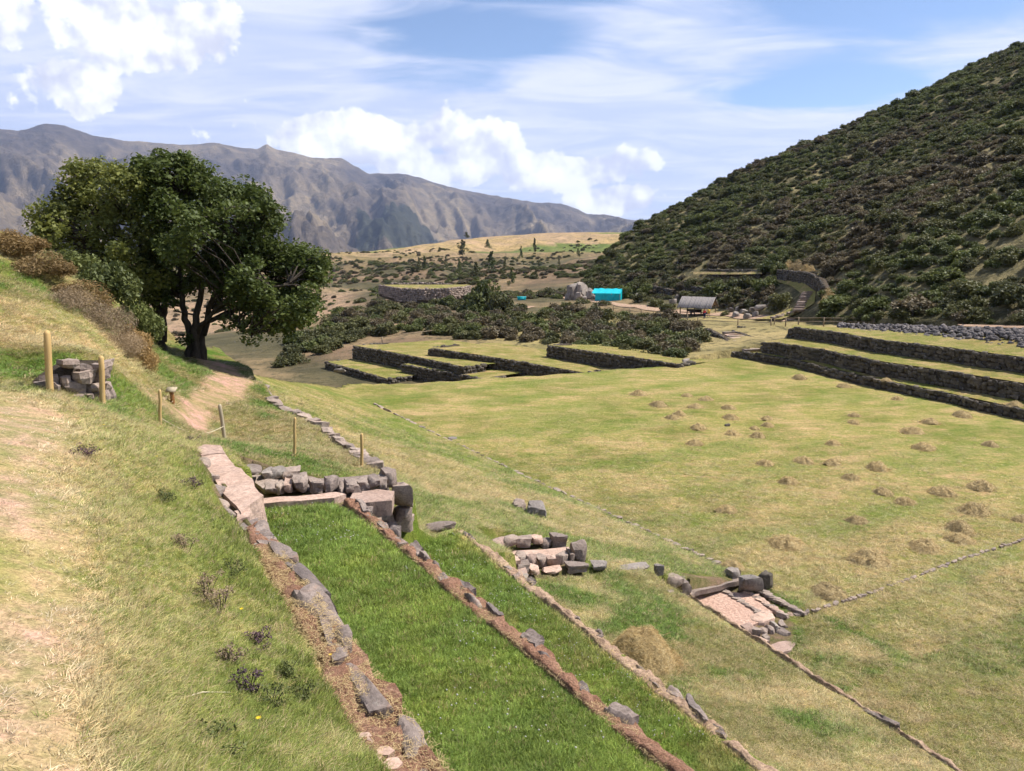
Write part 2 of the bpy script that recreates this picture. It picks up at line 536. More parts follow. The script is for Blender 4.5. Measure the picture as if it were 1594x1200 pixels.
M['shrub_brown'] = mat_leaf('dry_shrub_leaves', (0.070, 0.056, 0.032, 1), (0.180, 0.145, 0.085, 1), 0.25)
M['shrub_green'] = mat_leaf('green_shrub_leaves', (0.045, 0.062, 0.018, 1), (0.165, 0.182, 0.055, 1), 0.25)
M['bracken'] = mat_leaf('dry_bracken', (0.17, 0.105, 0.040, 1), (0.42, 0.29, 0.125, 1), 0.3)
M['twig'] = mat_leaf('dry_twigs', (0.20, 0.145, 0.090, 1), (0.38, 0.285, 0.175, 1), 0.2)
M['straw'] = mat_leaf('hay_strands', (0.30, 0.215, 0.10, 1), (0.62, 0.48, 0.26, 1), 0.3)
M['hay'] = mat_dirt('hay_body', (0.34, 0.255, 0.125, 1), (0.46, 0.36, 0.19, 1), (0.54, 0.43, 0.24, 1), 9.0)
M['bark'] = mat_plain('bark', (0.030, 0.024, 0.018, 1), (0.075, 0.060, 0.046, 1), 9, 0.95, 0.8, (1, 1, 0.25))
M['post'] = mat_plain('post_wood', (0.42, 0.27, 0.10, 1), (0.55, 0.38, 0.17, 1), 9, 0.75, 0.25, (1, 1, 0.12))
M['post_old'] = mat_plain('weathered_post_wood', (0.30, 0.25, 0.17, 1), (0.42, 0.35, 0.24, 1), 9, 0.85, 0.3, (1, 1, 0.12))
M['sign'] = mat_plain('sign_wood', (0.20, 0.085, 0.03, 1), (0.32, 0.15, 0.05, 1), 9, 0.7, 0.2, (1, 1, 0.15))
M['roofwood'] = mat_plain('grey_shingle', (0.12, 0.108, 0.105, 1), (0.22, 0.198, 0.19, 1), 5, 0.9, 0.4, (1, 4, 1))
M['timber'] = mat_plain('timber', (0.20, 0.15, 0.10, 1), (0.32, 0.25, 0.17, 1), 6, 0.85, 0.3, (1, 1, 0.2))
M['darktimber'] = mat_plain('dark_timber', (0.05, 0.038, 0.03, 1), (0.09, 0.07, 0.05, 1), 6, 0.85, 0.3, (1, 1, 0.2))
M['tarp'] = mat_plain('turquoise_tarp', (0.0, 0.34, 0.40, 1), (0.008, 0.44, 0.50, 1), 2.5, 0.5, 0.25)
M['yellow'] = mat_plain('yellow_board', (0.55, 0.33, 0.05, 1), (0.62, 0.40, 0.08, 1), 4)
M['red'] = mat_plain('red_cloth', (0.42, 0.02, 0.03, 1), (0.52, 0.03, 0.04, 1), 8)
M['navy'] = mat_plain('navy_cloth', (0.02, 0.025, 0.06, 1), (0.035, 0.04, 0.09, 1), 8)
M['skin'] = mat_plain('skin', (0.28, 0.16, 0.10, 1), (0.34, 0.20, 0.13, 1), 8, 0.6)
M['hair'] = mat_plain('hair', (0.012, 0.01, 0.008, 1), (0.02, 0.016, 0.012, 1), 8, 0.6)
M['rope'] = mat_plain('rope', (0.45, 0.38, 0.26, 1), (0.55, 0.47, 0.33, 1), 20)
M['white_flower'] = mat_leaf('clover_flower', (0.60, 0.58, 0.50, 1), (0.78, 0.76, 0.70, 1), 0.2)
M['yellow_flower'] = mat_leaf('yellow_petals', (0.75, 0.48, 0.01, 1), (0.85, 0.62, 0.02, 1), 0.2)
M['purple_weed'] = mat_leaf('purple_weed_leaves', (0.060, 0.035, 0.045, 1), (0.14, 0.085, 0.095, 1), 0.2)


# ------------------------------------------------------------------ object helpers
def tag(o, label=None, cat=None, group=None, kind=None):
    if label: o['label'] = label
    if cat: o['category'] = cat
    if group: o['group'] = group
    if kind: o['kind'] = kind
    elif cat: o['kind'] = 'thing'
    return o


def link(name, data, parent=None):
    o = bpy.data.objects.new(name, data)
    COL.objects.link(o)
    if parent is not None:
        o.parent = parent
    return o


def empty(name, loc, rz=0.0):
    o = link(name, None)
    o.location = loc
    o.rotation_euler = (0, 0, rz)
    o.empty_display_size = 0.2
    return o


def mesh_np(name, V, Fc, mat=None, smooth=False, attrs=None):
    """V (n,3), Fc list of arrays (m,3) or (m,4)"""
    me = bpy.data.meshes.new(name)
    V = np.asarray(V, np.float32)
    if not isinstance(Fc, list):
        Fc = [Fc]
    Fc = [np.asarray(f, np.int32) for f in Fc if len(f)]
    me.vertices.add(len(V))
    me.vertices.foreach_set('co', V.ravel())
    loops = np.concatenate([f.ravel() for f in Fc])
    tot = np.concatenate([np.full(len(f), f.shape[1], np.int32) for f in Fc])
    st = np.r_[0, np.cumsum(tot)[:-1]].astype(np.int32)
    me.loops.add(len(loops))
    me.loops.foreach_set('vertex_index', loops)
    me.polygons.add(len(tot))
    me.polygons.foreach_set('loop_start', st)
    me.polygons.foreach_set('loop_total', tot)
    if smooth:
        me.polygons.foreach_set('use_smooth', np.ones(len(tot), bool))
    for k, a in (attrs or {}).items():
        a = np.asarray(a, np.float32)
        if a.ndim == 1:
            at = me.attributes.new(k, 'FLOAT', 'POINT')
            at.data.foreach_set('value', a)
        else:
            at = me.attributes.new(k, 'FLOAT_COLOR', 'POINT')
            if a.shape[1] == 3:
                a = np.c_[a, np.ones(len(a), np.float32)]
            at.data.foreach_set('color', a.ravel())
    me.update(calc_edges=True)
    if mat:
        me.materials.append(mat)
    return me


def grid_faces(nu, nv):
    i = np.arange((nu - 1) * (nv - 1))
    r, c = i // (nv - 1), i % (nv - 1)
    a = r * nv + c
    return np.c_[a, a + nv, a + nv + 1, a + 1]


class Geo:
    """collects pieces into one mesh"""
    def __init__(s):
        s.V, s.q, s.t, s.n, s.a = [], [], [], 0, []

    def add(s, V, q=None, t=None, a=0.5):
        V = np.asarray(V, float).reshape(-1, 3)
        if q is not None and len(q): s.q.append(np.asarray(q) + s.n)
        if t is not None and len(t): s.t.append(np.asarray(t) + s.n)
        s.V.append(V)
        s.a.append(np.full(len(V), a) if np.isscalar(a) else np.asarray(a))
        s.n += len(V)

    def box(s, c, size, R=None):
        v = np.array([[x, y, z] for x in (-.5, .5) for y in (-.5, .5) for z in (-.5, .5)]) * np.asarray(size)
        if R is not None: v = v @ np.asarray(R).T
        s.add(v + np.asarray(c), [[0, 1, 3, 2], [4, 6, 7, 5], [0, 4, 5, 1], [2, 3, 7, 6], [0, 2, 6, 4], [1, 5, 7, 3]])

    def tube(s, pts, rad, seg=8, cap=True):
        pts = np.asarray(pts, float)
        n = len(pts)
        rad = np.full(n, rad) if np.isscalar(rad) else np.asarray(rad)
        T = np.gradient(pts, axis=0)
        T /= np.linalg.norm(T, axis=1)[:, None] + 1e-9
        up = np.array([0, 0, 1.0]) if abs(T[0][2]) < 0.9 else np.array([1.0, 0, 0])
        rings = []
        for i in range(n):
            a = np.cross(T[i], up); a /= np.linalg.norm(a) + 1e-9
            b = np.cross(a, T[i])
            th = np.arange(seg) * 2 * math.pi / seg
            rings.append(pts[i] + rad[i] * (np.cos(th)[:, None] * a + np.sin(th)[:, None] * b))
        V = np.concatenate(rings)
        q = []
        for i in range(n - 1):
            for k in range(seg):
                q.append([i * seg + k, i * seg + (k + 1) % seg, (i + 1) * seg + (k + 1) % seg, (i + 1) * seg + k])
        t = []
        if cap:
            V = np.r_[V, pts[:1], pts[-1:]]
            for k in range(seg):
                t.append([n * seg, (k + 1) % seg, k])
                t.append([n * seg + 1, (n - 1) * seg + k, (n - 1) * seg + (k + 1) % seg])
        s.add(V, q, t)

    def mesh(s, name, mat, smooth=False, attr='v'):
        fc = []
        if s.q: fc.append(np.concatenate(s.q))
        if s.t: fc.append(np.concatenate(s.t))
        return mesh_np(name, np.concatenate(s.V), fc, mat, smooth, {attr: np.concatenate(s.a)})

    def obj(s, name, mat, parent=None, smooth=False):
        return link(name, s.mesh(name, mat, smooth), parent)


def stone_mesh(name, seed, sub=2, rough=0.22, boxy=0.55, mat=None):
    """a rough block within +-0.5"""
    rng = np.random.default_rng(seed)
    bm = bmesh.new()
    bmesh.ops.create_cube(bm, size=1.0)
    bmesh.ops.subdivide_edges(bm, edges=bm.edges[:], cuts=sub, use_grid_fill=True)
    ph = rng.uniform(0, 50, 3)
    for v in bm.verts:
        p = np.array(v.co)
        sph = p / (np.linalg.norm(p) + 1e-9) * 0.56
        q = p * boxy + sph * (1 - boxy)
        k = 1 + rough * (vnoise(q[0] * 2.3 + ph[0], q[1] * 2.3 + q[2] * 1.7 + ph[1], seed) - 0.5) * 1.6 + rng.normal(0, rough * 0.10)
        k += (vnoise(q[0] * 6 + ph[1], q[1] * 6 + q[2] * 5 + ph[2], seed + 3) - 0.5) * 0.16 if sub > 2 else 0
        v.co = q * k
    # a few chipped planes
    for _ in range(4):
        nrm = rng.normal(0, 1, 3); nrm /= np.linalg.norm(nrm)
        dd = rng.uniform(0.36, 0.46)
        for v in bm.verts:
            e = float(np.dot(np.array(v.co), nrm)) - dd
            if e > 0: v.co = np.array(v.co) - nrm * e * 0.85
    bmesh.ops.triangulate(bm, faces=bm.faces[:])
    if sub > 1:
        for f in bm.faces: f.smooth = True
    me = bpy.data.meshes.new(name)
    bm.to_mesh(me)
    bm.free()
    if sub > 1: me.set_sharp_from_angle(angle=math.radians(38))
    if mat: me.materials.append(mat)
    return me


STV = {}


def stone_var(matkey, i, sub=2, rough=0.22, boxy=0.55):
    k = (matkey, i, sub, rough, boxy)
    if k not in STV:
        STV[k] = stone_mesh('stone', 4211 + i * 7 + sub * 131, sub, rough, boxy, M[matkey])
    return STV[k]


def stone_arrays(sub=1, nvar=10):
    r = []
    for i in range(nvar):
        me = stone_mesh('tmp', 500 + i, sub, 0.2, 0.62)
        V = np.array([v.co[:] for v in me.vertices])
        Fc = np.array([p.vertices[:] for p in me.polygons])
        bpy.data.meshes.remove(me)
        r.append((V, Fc))
    return r


STONE_A = stone_arrays()


BASE = {}


def part_of(root, name):
    """a named part that holds stones of its own"""
    o = link(name, None, root)
    BASE[o.name] = tuple(root.location)
    return o


def place_stone(parent, centre, size, rz=0.0, mat='stone', var=0, tilt=(0, 0), name='stone', boxy=0.75, sub=2, rough=0.24):
    o = link(name, stone_var(mat, var % 12, sub, rough, boxy), parent)
    loc = Vector(centre)
    if parent is not None:
        loc = loc - Vector(BASE.get(parent.name, parent.location))
    o.location = loc
    o.scale = size
    o.rotation_euler = (tilt[0], tilt[1], rz)
    return o


# ------------------------------------------------------------------ the near ground
def grades(*segs):
    out = []
    for a, b, s in segs:
        k = max(1, int(round((b - a) / s)))
        out += list(np.linspace(a, b, k, endpoint=False))
    out.append(segs[-1][1])
    return np.array(out)


C_LUSH = np.array((0.096, 0.138, 0.029)); C_MID = np.array((0.202, 0.186, 0.070)); C_YEL = np.array((0.318, 0.258, 0.125))
C_DRY = np.array((0.42, 0.33, 0.175)); C_DIRT = np.array((0.385, 0.295, 0.205)); C_BROWN = np.array((0.20, 0.14, 0.085))


def lerp(a, b, k):
    return a + (b - a) * np.asarray(k)[..., None]


def path_masks(x, y):
    az = np.degrees(np.arctan2(x, y))
    d = np.sqrt(x * x + y * y)
    near = sstep(-29.0, -33.5, az + 5.0 * (fbm(x * 0.9, y * 0.9, 41, 4) - 0.5)) * sstep(13.2, 12.0, d) * (y > -0.5)
    near = np.where(y <= 0.5, (x < 0.3) * (x > -3) * 1.0, near)
    return near


LP = np.array([cpz(255, 668, -3.7), cpz(300, 648, -3.8), cpz(330, 618, -3.9), cpz(362, 592, -4.05), cpz(352, 577, -4.1), cpz(335, 571, -4.2), cpz(322, 569, -4.3)])


def low_path(x, y):
    best = np.full(np.shape(x), 1e9)
    w = np.full(np.shape(x), 0.6)
    wid = [0.5, 0.28, 0.36, 0.5, 0.55, 0.45, 0.4]
    for i in range(len(LP) - 1):
        a, b = LP[i, :2], LP[i + 1, :2]
        ab = b - a
        k = np.clip(((x - a[0]) * ab[0] + (y - a[1]) * ab[1]) / (ab @ ab), 0, 1)
        d = np.hypot(x - a[0] - k * ab[0], y - a[1] - k * ab[1])
        ww = wid[i] + (wid[i + 1] - wid[i]) * k
        w = np.where(d < best, ww, w)
        best = np.minimum(best, d)
    return sstep(0.25, -0.1, best - w + 0.5 * (fbm(x * 1.5, y * 1.5, 61, 3) - 0.5))


def ground_color(x, y):
    """colour of the sward: lush on the watered terraces, yellow on the plaza, dry by the path"""
    n, t = to_nt(x, y)
    f1 = fbm(x * 0.35, y * 0.35, 11, 4); f2 = fbm(x * 1.3, y * 1.3, 12, 4); f3 = fbm(x * 0.09, y * 0.09, 13, 3)
    plaza = lerp(C_YEL, C_MID, sstep(0.42, 0.66, 0.6 * f1 + 0.4 * f2))
    plaza = lerp(plaza, C_DRY * 0.85, 0.6 * sstep(0.50, 0.68, 0.45 * f3 + 0.3 * f1 + 0.25 * f2))
    plaza = lerp(plaza, C_LUSH * 1.3, 0.45 * sstep(0.55, 0.7, fbm(n * 0.12 + 40, t * 0.5, 14, 4)))
    col = plaza
    lushT = lerp(C_LUSH, C_LUSH * np.array((1.35, 1.2, 1.1)), f2)
    tc = t_cross(n)
    one = t < tc
    # terrace three: green with dry patches ; lawn beyond the fountains
    t3 = lerp(C_MID * 0.85, C_LUSH * 1.15, sstep(0.40, 0.62, f2))
    t3 = lerp(t3, C_DRY * 0.9, 0.75 * sstep(0.54, 0.68, 0.5 * fbm(x * 0.7, y * 0.7, 18, 4) + 0.5 * f1))
    p = L_P(t)
    col = np.where(((n < p) & (n > L_C(t)))[..., None], t3, col)
    edge = sstep(0.9, 0.1, np.abs(n - L_E(t))) * one
    col = lerp(col, C_DRY * 0.85, 0.8 * edge * sstep(0.35, 0.6, f2))
    t12 = one & (n < L_C(t) - 0.05) & (n > L_AR(t))
    dryk = 0.55 * sstep(0.55, 0.75, f2) * (n > L_BR(t))
    lt = lerp(lushT, C_MID, dryk)
    col = np.where(t12[..., None], lt, col)
    # lower right lawn
    lr = (n > L_E(t)) & (t < 9.5) & (n < 30)
    col = np.where(lr[..., None], lerp(lerp(C_MID, C_DRY * 0.75, 0.75 * sstep(0.45, 0.68, f2)), C_LUSH, 0.55 * sstep(0.5, 0.65, f1)), col)
    # lawn beyond the line of stones
    lawn2 = (~one) & (n < p) & (n > q_n(t))
    l2 = lerp(C_YEL * 0.92, C_MID, sstep(0.38, 0.6, f2))
    l2 = lerp(l2, C_LUSH * 1.2, 0.6 * sstep(0.52, 0.64, f1))
    col = np.where(lawn2[..., None], l2, col)
    # bank to the left: dry by the path, green lower down
    left = (one & (n < L_AL(t))) | (~one & (n <= q_n(t)))
    az = np.degrees(np.arctan2(x, np.maximum(y, 0.01)))
    d = np.hypot(x, y)
    bank = lerp(C_DRY, C_YEL * np.array((0.9, 1.0, 0.85)), sstep(-36, -27, az + 8 * (f2 - 0.5)))
    g = sstep(-28, -19, az + 12 * (f2 - 0.5)) * sstep(0.36, 0.52, f2 * 0.6 + 0.4 * fbm(x * 3, y * 3, 22, 3))
    g = np.maximum(g, sstep(-28, -20, az) * sstep(6.0, 8.5, d) * 0.85)
    bank = lerp(bank, C_LUSH * np.array((1.45, 1.25, 1.0)), g * 0.85)
    t0 = lerp(C_MID * 0.8, C_LUSH * 1.1, sstep(0.42, 0.58, f2))
    t0 = lerp(t0, C_DRY * 0.7, 0.5 * sstep(0.52, 0.66, f1))
    bank = lerp(bank, t0, sstep(13.0, 15.0, d) * sstep(-29.0, -24, az))
    hill = lerp(lerp(C_MID, C_LUSH * 1.3, sstep(0.4, 0.6, f2)), C_DRY * 0.85, sstep(0.42, 0.62, f1))
    bank = lerp(bank, hill, sstep(11.5, 13.0, d) * sstep(-25, -28, az))
    col = np.where(left[..., None], bank, col)
    col = np.where(bare(n, t)[..., None], np.array((0.16, 0.12, 0.085)) * (0.7 + 0.6 * f2[..., None]), col)
    pm = path_masks(x, y)
    col = lerp(col, lerp(C_DIRT, C_DRY, 0.6 * sstep(0.35, 0.6, f2)), pm * 0.95)
    col = lerp(col, np.array((0.39, 0.265, 0.205)), low_path(x, y))
    return col


def build_ground():
    nn = grades((-30, -4, 0.7), (-4, 0, 0.16), (0, 1.0, 0.07), (1.0, 3.2, 0.045), (3.2, 13.0, 0.075), (13.0, 18, 0.11), (18, 30, 0.35), (30, 75, 0.8))
    tt = grades((-8, 1, 0.4), (1, 15, 0.10), (15, 34, 0.22), (34, 75, 0.6))
    nG, tG = np.meshgrid(nn, tt, indexing='ij')
    x, y = to_xy(nG, tG)
    z = ground_h(nG, tG)
    col = ground_color(x.ravel(), y.ravel())
    me = mesh_np('ground', np.c_[x.ravel(), y.ravel(), z.ravel()], grid_faces(len(nn), len(tt))[:, ::-1], M['ground'], True, {'zone': col})
    o = link('ground', me)
    tag(o, 'grassy ground of the terraces, bank and sunken plaza', kind='structure')


build_ground()

# ------------------------------------------------------------------ valley, plateau, hillside, mountains
far_ctrl = [
    cpd(330, 560, 40)[:2] + (-9.5,), cpd(480, 580, 55)[:2] + (-12.5,), cpd(540, 597, 60)[:2] + (-12.8,), cpd(640, 590, 62)[:2] + (-12.6,), cpd(750, 588, 62)[:2] + (-11.8,),
    cpd(905, 580, 64)[:2] + (-10.9,), cpd(1055, 566, 66)[:2] + (-9.9,), cpd(1100, 548, 72), cpd(1165, 526, 79), cpd(1110, 503, 97), cpd(1200, 505, 88), cpd(1097, 494, 110),
    cpd(1000, 485, 120), cpd(900, 470, 145), cpd(855, 463, 160), cpd(945, 473, 138), cpd(1060, 472, 124), cpd(1150, 482, 104), cpd(1240, 492, 92), cpd(1240, 462, 112), cpd(1150, 425, 138),
    cpd(1400, 500, 68), cpd(1594, 505, 58), cpd(1800, 510, 50), cpd(1300, 512, 78), cpd(1000, 545, 72), cpd(950, 550, 74)[:2] + (-9.75,), cpd(850, 530, 84), cpd(800, 512, 92), cpd(700, 522, 88), cpd(600, 512, 99), cpd(560, 505, 106), cpd(500, 525, 104),
    cpd(450, 565, 85), cpd(650, 467, 140), cpd(725, 466, 140), cpd(590, 467, 140), cpd(650, 500, 112), cpd(760, 490, 112), cpd(555, 475, 165), cpd(520, 505, 170), cpd(400, 545, 160), cpd(330, 505, 220), cpd(480, 475, 260),
    cpd(420, 435, 350), cpd(150, 455, 300), cpd(0, 450, 300), cpd(-300, 440, 300), cpd(-200, 520, 150), cpd(100, 520, 150), cpd(560, 442, 300), cpd(700, 441, 230), cpd(800, 452, 200),
    cpd(880, 442, 210), cpd(620, 412, 420), cpd(750, 402, 450), cpd(880, 397, 450), cpd(1000, 400, 430), cpd(520, 396, 600), cpd(600, 393, 640), cpd(700, 373, 620),
    cpd(660, 384, 620), cpd(760, 369, 630), cpd(830, 364, 640), cpd(900, 362, 660), cpd(980, 364, 680), cpd(1200, 365, 700), cpd(300, 400, 600), cpd(0, 405, 600),
    cpd(300, 410, 1000), cpd(700, 400, 1000), cpd(1000, 400, 1000), cpd(0, 410, 1000), cpd(1300, 400, 1000), cpd(-400, 405, 1000),
]
FAR = TPS(far_ctrl, 0.05)


def far_h(x, y, detail=True):
    z = FAR(x, y)
    if detail:
        d = np.hypot(x, y)
        k = sstep(150, 400, d)
        z = z + (fbm(x * 0.02, y * 0.02, 71, 4) - 0.5) * 14 * k * sstep(640, 500, d) + (fbm(x * 0.25, y * 0.25, 73, 3) - 0.5) * 0.5
        # low steps of old field terraces
        z = z + k * 0.8 * (sstep(0.3, 0.7, (z * 0.33) % 1.0) - ((z * 0.33) % 1.0))
    return z


def far_hit(px, py, lo=50.0, hi=700.0):
    d = ray(px, py)
    s = np.arange(lo, hi, 0.4)
    P = d[None] * s[:, None]
    g = FAR(P[:, 0], P[:, 1])
    below = P[:, 2] <= g
    i = int(np.argmax(below)) if below.any() else len(s) - 1
    return P[i]


def mat_valley():
    m, N, out = new_mat('valley_scrub')
    P = objvec(N)
    base = N.n('ShaderNodeAttribute', attribute_name='zone')
    a = N.noise(P, 0.9, 5, 0.7)
    b = N.noise(P, 0.16, 5, 0.62, 0.4)
    c = N.mix(N.math('MULTIPLY', (N.smooth((a, 0), 0.52, 0.62), 0), 0.75), (base, 0), (0.055, 0.052, 0.028, 1))
    k = N.mix((N.smooth((b, 0), 0.3, 0.7), 0), (0.70, 0.72, 0.70, 1), (1.25, 1.2, 1.15, 1))
    c = N.mix(1.0, c, k, 'MULTIPLY')
    princ(N, out, c, 0.95, (a, 0), 0.7, 0.5, 0.1)
    return m


def mat_mountain():
    m, N, out = new_mat('mountain_grass_rock')
    P = objvec(N)
    base = N.n('ShaderNodeAttribute', attribute_name='zone')
    a = N.noise(P, 0.006, 7, 0.68, 0.5)
    b = N.noise(P, 0.035, 5, 0.7, 0.3)
    k = N.mix((N.smooth((a, 0), 0.33, 0.68), 0), (0.66, 0.66, 0.70, 1), (1.25, 1.2, 1.12, 1))
    c = N.mix(1.0, (base, 0), k, 'MULTIPLY')
    k2 = N.mix((N.smooth((b, 0), 0.3, 0.7), 0), (0.78, 0.78, 0.80, 1), (1.18, 1.16, 1.14, 1))
    c = N.mix(1.0, c, k2, 'MULTIPLY')
    princ(N, out, c, 0.95, N.math('ADD', (a, 0), (b, 0)), 0.9, 28.0, 0.05)
    return m


def mat_hill():
    m, N, out = new_mat('hillside_soil')
    P = objvec(N)
    a = N.noise(P, 0.35, 6, 0.65, 0.5)
    b = N.noise(P, 2.5, 5, 0.7)
    c = N.mix((N.smooth((a, 0), 0.4, 0.62), 0), (0.075, 0.066, 0.032, 1), (0.215, 0.175, 0.085, 1))
    k = N.mix((N.smooth((b, 0), 0.3, 0.7), 0), (0.6, 0.6, 0.6, 1), (1.3, 1.3, 1.3, 1))
    c = N.mix(1.0, c, k, 'MULTIPLY')
    princ(N, out, c, 0.95, (b, 0), 0.8, 0.3, 0.1)
    return m


M['valley'], M['mountain'], M['hill'] = mat_valley(), mat_mountain(), mat_hill()


def build_far():
    az = np.radians(np.linspace(-46, 44, 260))
    d = np.geomspace(38, 1100, 300)
    A, D = np.meshgrid(az, d, indexing='ij')
    x, y = D * np.sin(A), D * np.cos(A)
    z = far_h(x, y)
    # stay under the near ground and the plaza
    rr = np.interp(x, rim[:, 0], rim[:, 1])
    inside = (y < rr + 1.5)
    z = np.where(inside, np.minimum(z, -14.0), z)
    f1 = fbm(x * 0.02, y * 0.02, 81, 5); f2 = fbm(x * 0.06, y * 0.06, 82, 4); f3 = fbm(x * 0.006, y * 0.006, 83, 3)
    col = lerp(np.array((0.165, 0.112, 0.072)), np.array((0.085, 0.074, 0.040)), sstep(0.36, 0.54, f1))
    col = lerp(col, np.array((0.23, 0.165, 0.092)), 0.7 * sstep(0.55, 0.68, f2))
    crest = sstep(440, 520, D)
    field = lerp(np.array((0.37, 0.265, 0.125)), np.array((0.36, 0.25, 0.15)), sstep(0.4, 0.6, f2))
    field = np.where((fbm(x * 0.012, y * 0.03, 85, 2) > 0.68)[..., None], np.array((0.12, 0.16, 0.04)), field)
    col = lerp(col, field, crest * 0.9)
    fallow = sstep(125, 150, D) * sstep(330, 280, D) * sstep(-10, -13, np.degrees(A))
    col = lerp(col, lerp(np.array((0.27, 0.175, 0.12)), np.array((0.30, 0.215, 0.13)), f2), fallow)
    near = sstep(125, 105, D) * sstep(-8, 2, np.degrees(A))
    col = lerp(col, lerp(np.array((0.21, 0.18, 0.07)), np.array((0.30, 0.23, 0.12)), f2), near)
    me = mesh_np('valley', np.c_[x.ravel(), y.ravel(), z.ravel()], grid_faces(len(az), len(d))[:, ::-1], M['valley'], True, {'zone': col.reshape(-1, 3)})
    tag(link('valley', me), 'brown scrub valley and field plateau beyond the terraces', kind='structure')


build_far()

# hillside on the right: foot line and ridge line
hill_px = [880, 905, 950, 1000, 1060, 1140, 1230, 1300, 1400, 1500, 1594, 1750, 1950, 2300]
foot = [cpd(p, r, d) for p, r, d in zip(hill_px, [452, 452, 462, 468, 470, 478, 492, 498, 500, 503, 505, 508, 512, 520], [152, 150, 142, 134, 124, 108, 91, 79, 67, 62, 57, 50, 44, 36])]
ridge = [cpd(p, r, d) for p, r, d in zip(hill_px, [450, 438, 388, 348, 318, 276, 233, 203, 156, 108, 64, -10, -100, -260], [158, 160, 172, 182, 190, 198, 204, 208, 212, 216, 220, 226, 230, 236])]
foot, ridge = np.array(foot), np.array(ridge)


def hill_pt(u, v):
    """u along the hill (0..1), v from the foot (0) to the ridge (1) and down the far side (to 1.5)"""
    k = np.asarray(u) * (len(foot) - 1)
    i = np.clip(k.astype(int), 0, len(foot) - 2)
    f = (k - i)[..., None]
    a = foot[i] * (1 - f) + foot[i + 1] * f
    b = ridge[i] * (1 - f) + ridge[i + 1] * f
    vv = np.minimum(v, 1.0)[..., None]
    p = a + (b - a) * vv
    g = np.maximum(np.asarray(v) - 1.0, 0)
    L = np.hypot(b[..., 0] - a[..., 0], b[..., 1] - a[..., 1])
    p[..., 0] += (b - a)[..., 0] * g
    p[..., 1] += (b - a)[..., 1] * g
    p[..., 2] += -0.55 * L * g - 0.4 * L * g * g + 0.0
    x, y = p[..., 0], p[..., 1]
    edge = sstep(0.0, 0.12, v)
    p[..., 2] += edge * ((fbm(x * 0.035, y * 0.035, 91, 4) - 0.5) * 7.0 * sstep(1.2, 0.7, v) * np.clip((p[..., 2] + 10) / 25, 0.15, 1) + (fbm(x * 0.22, y * 0.22, 92, 3) - 0.5) * 1.0)
    return p


def build_hill():
    uu, vv = np.meshgrid(np.linspace(0, 1, 240), np.r_[-0.04, np.linspace(0, 1.5, 170)], indexing='ij')
    p = hill_pt(uu, np.maximum(vv, 0))
    p[..., 2] = np.where(vv < 0, p[..., 2] - 6, p[..., 2])
    me = mesh_np('hillside', p.reshape(-1, 3), grid_faces(uu.shape[0], uu.shape[1])[:, ::-1], M['hill'], True)
    tag(link('hillside', me), 'steep hillside rising on the right', kind='structure')


build_hill()


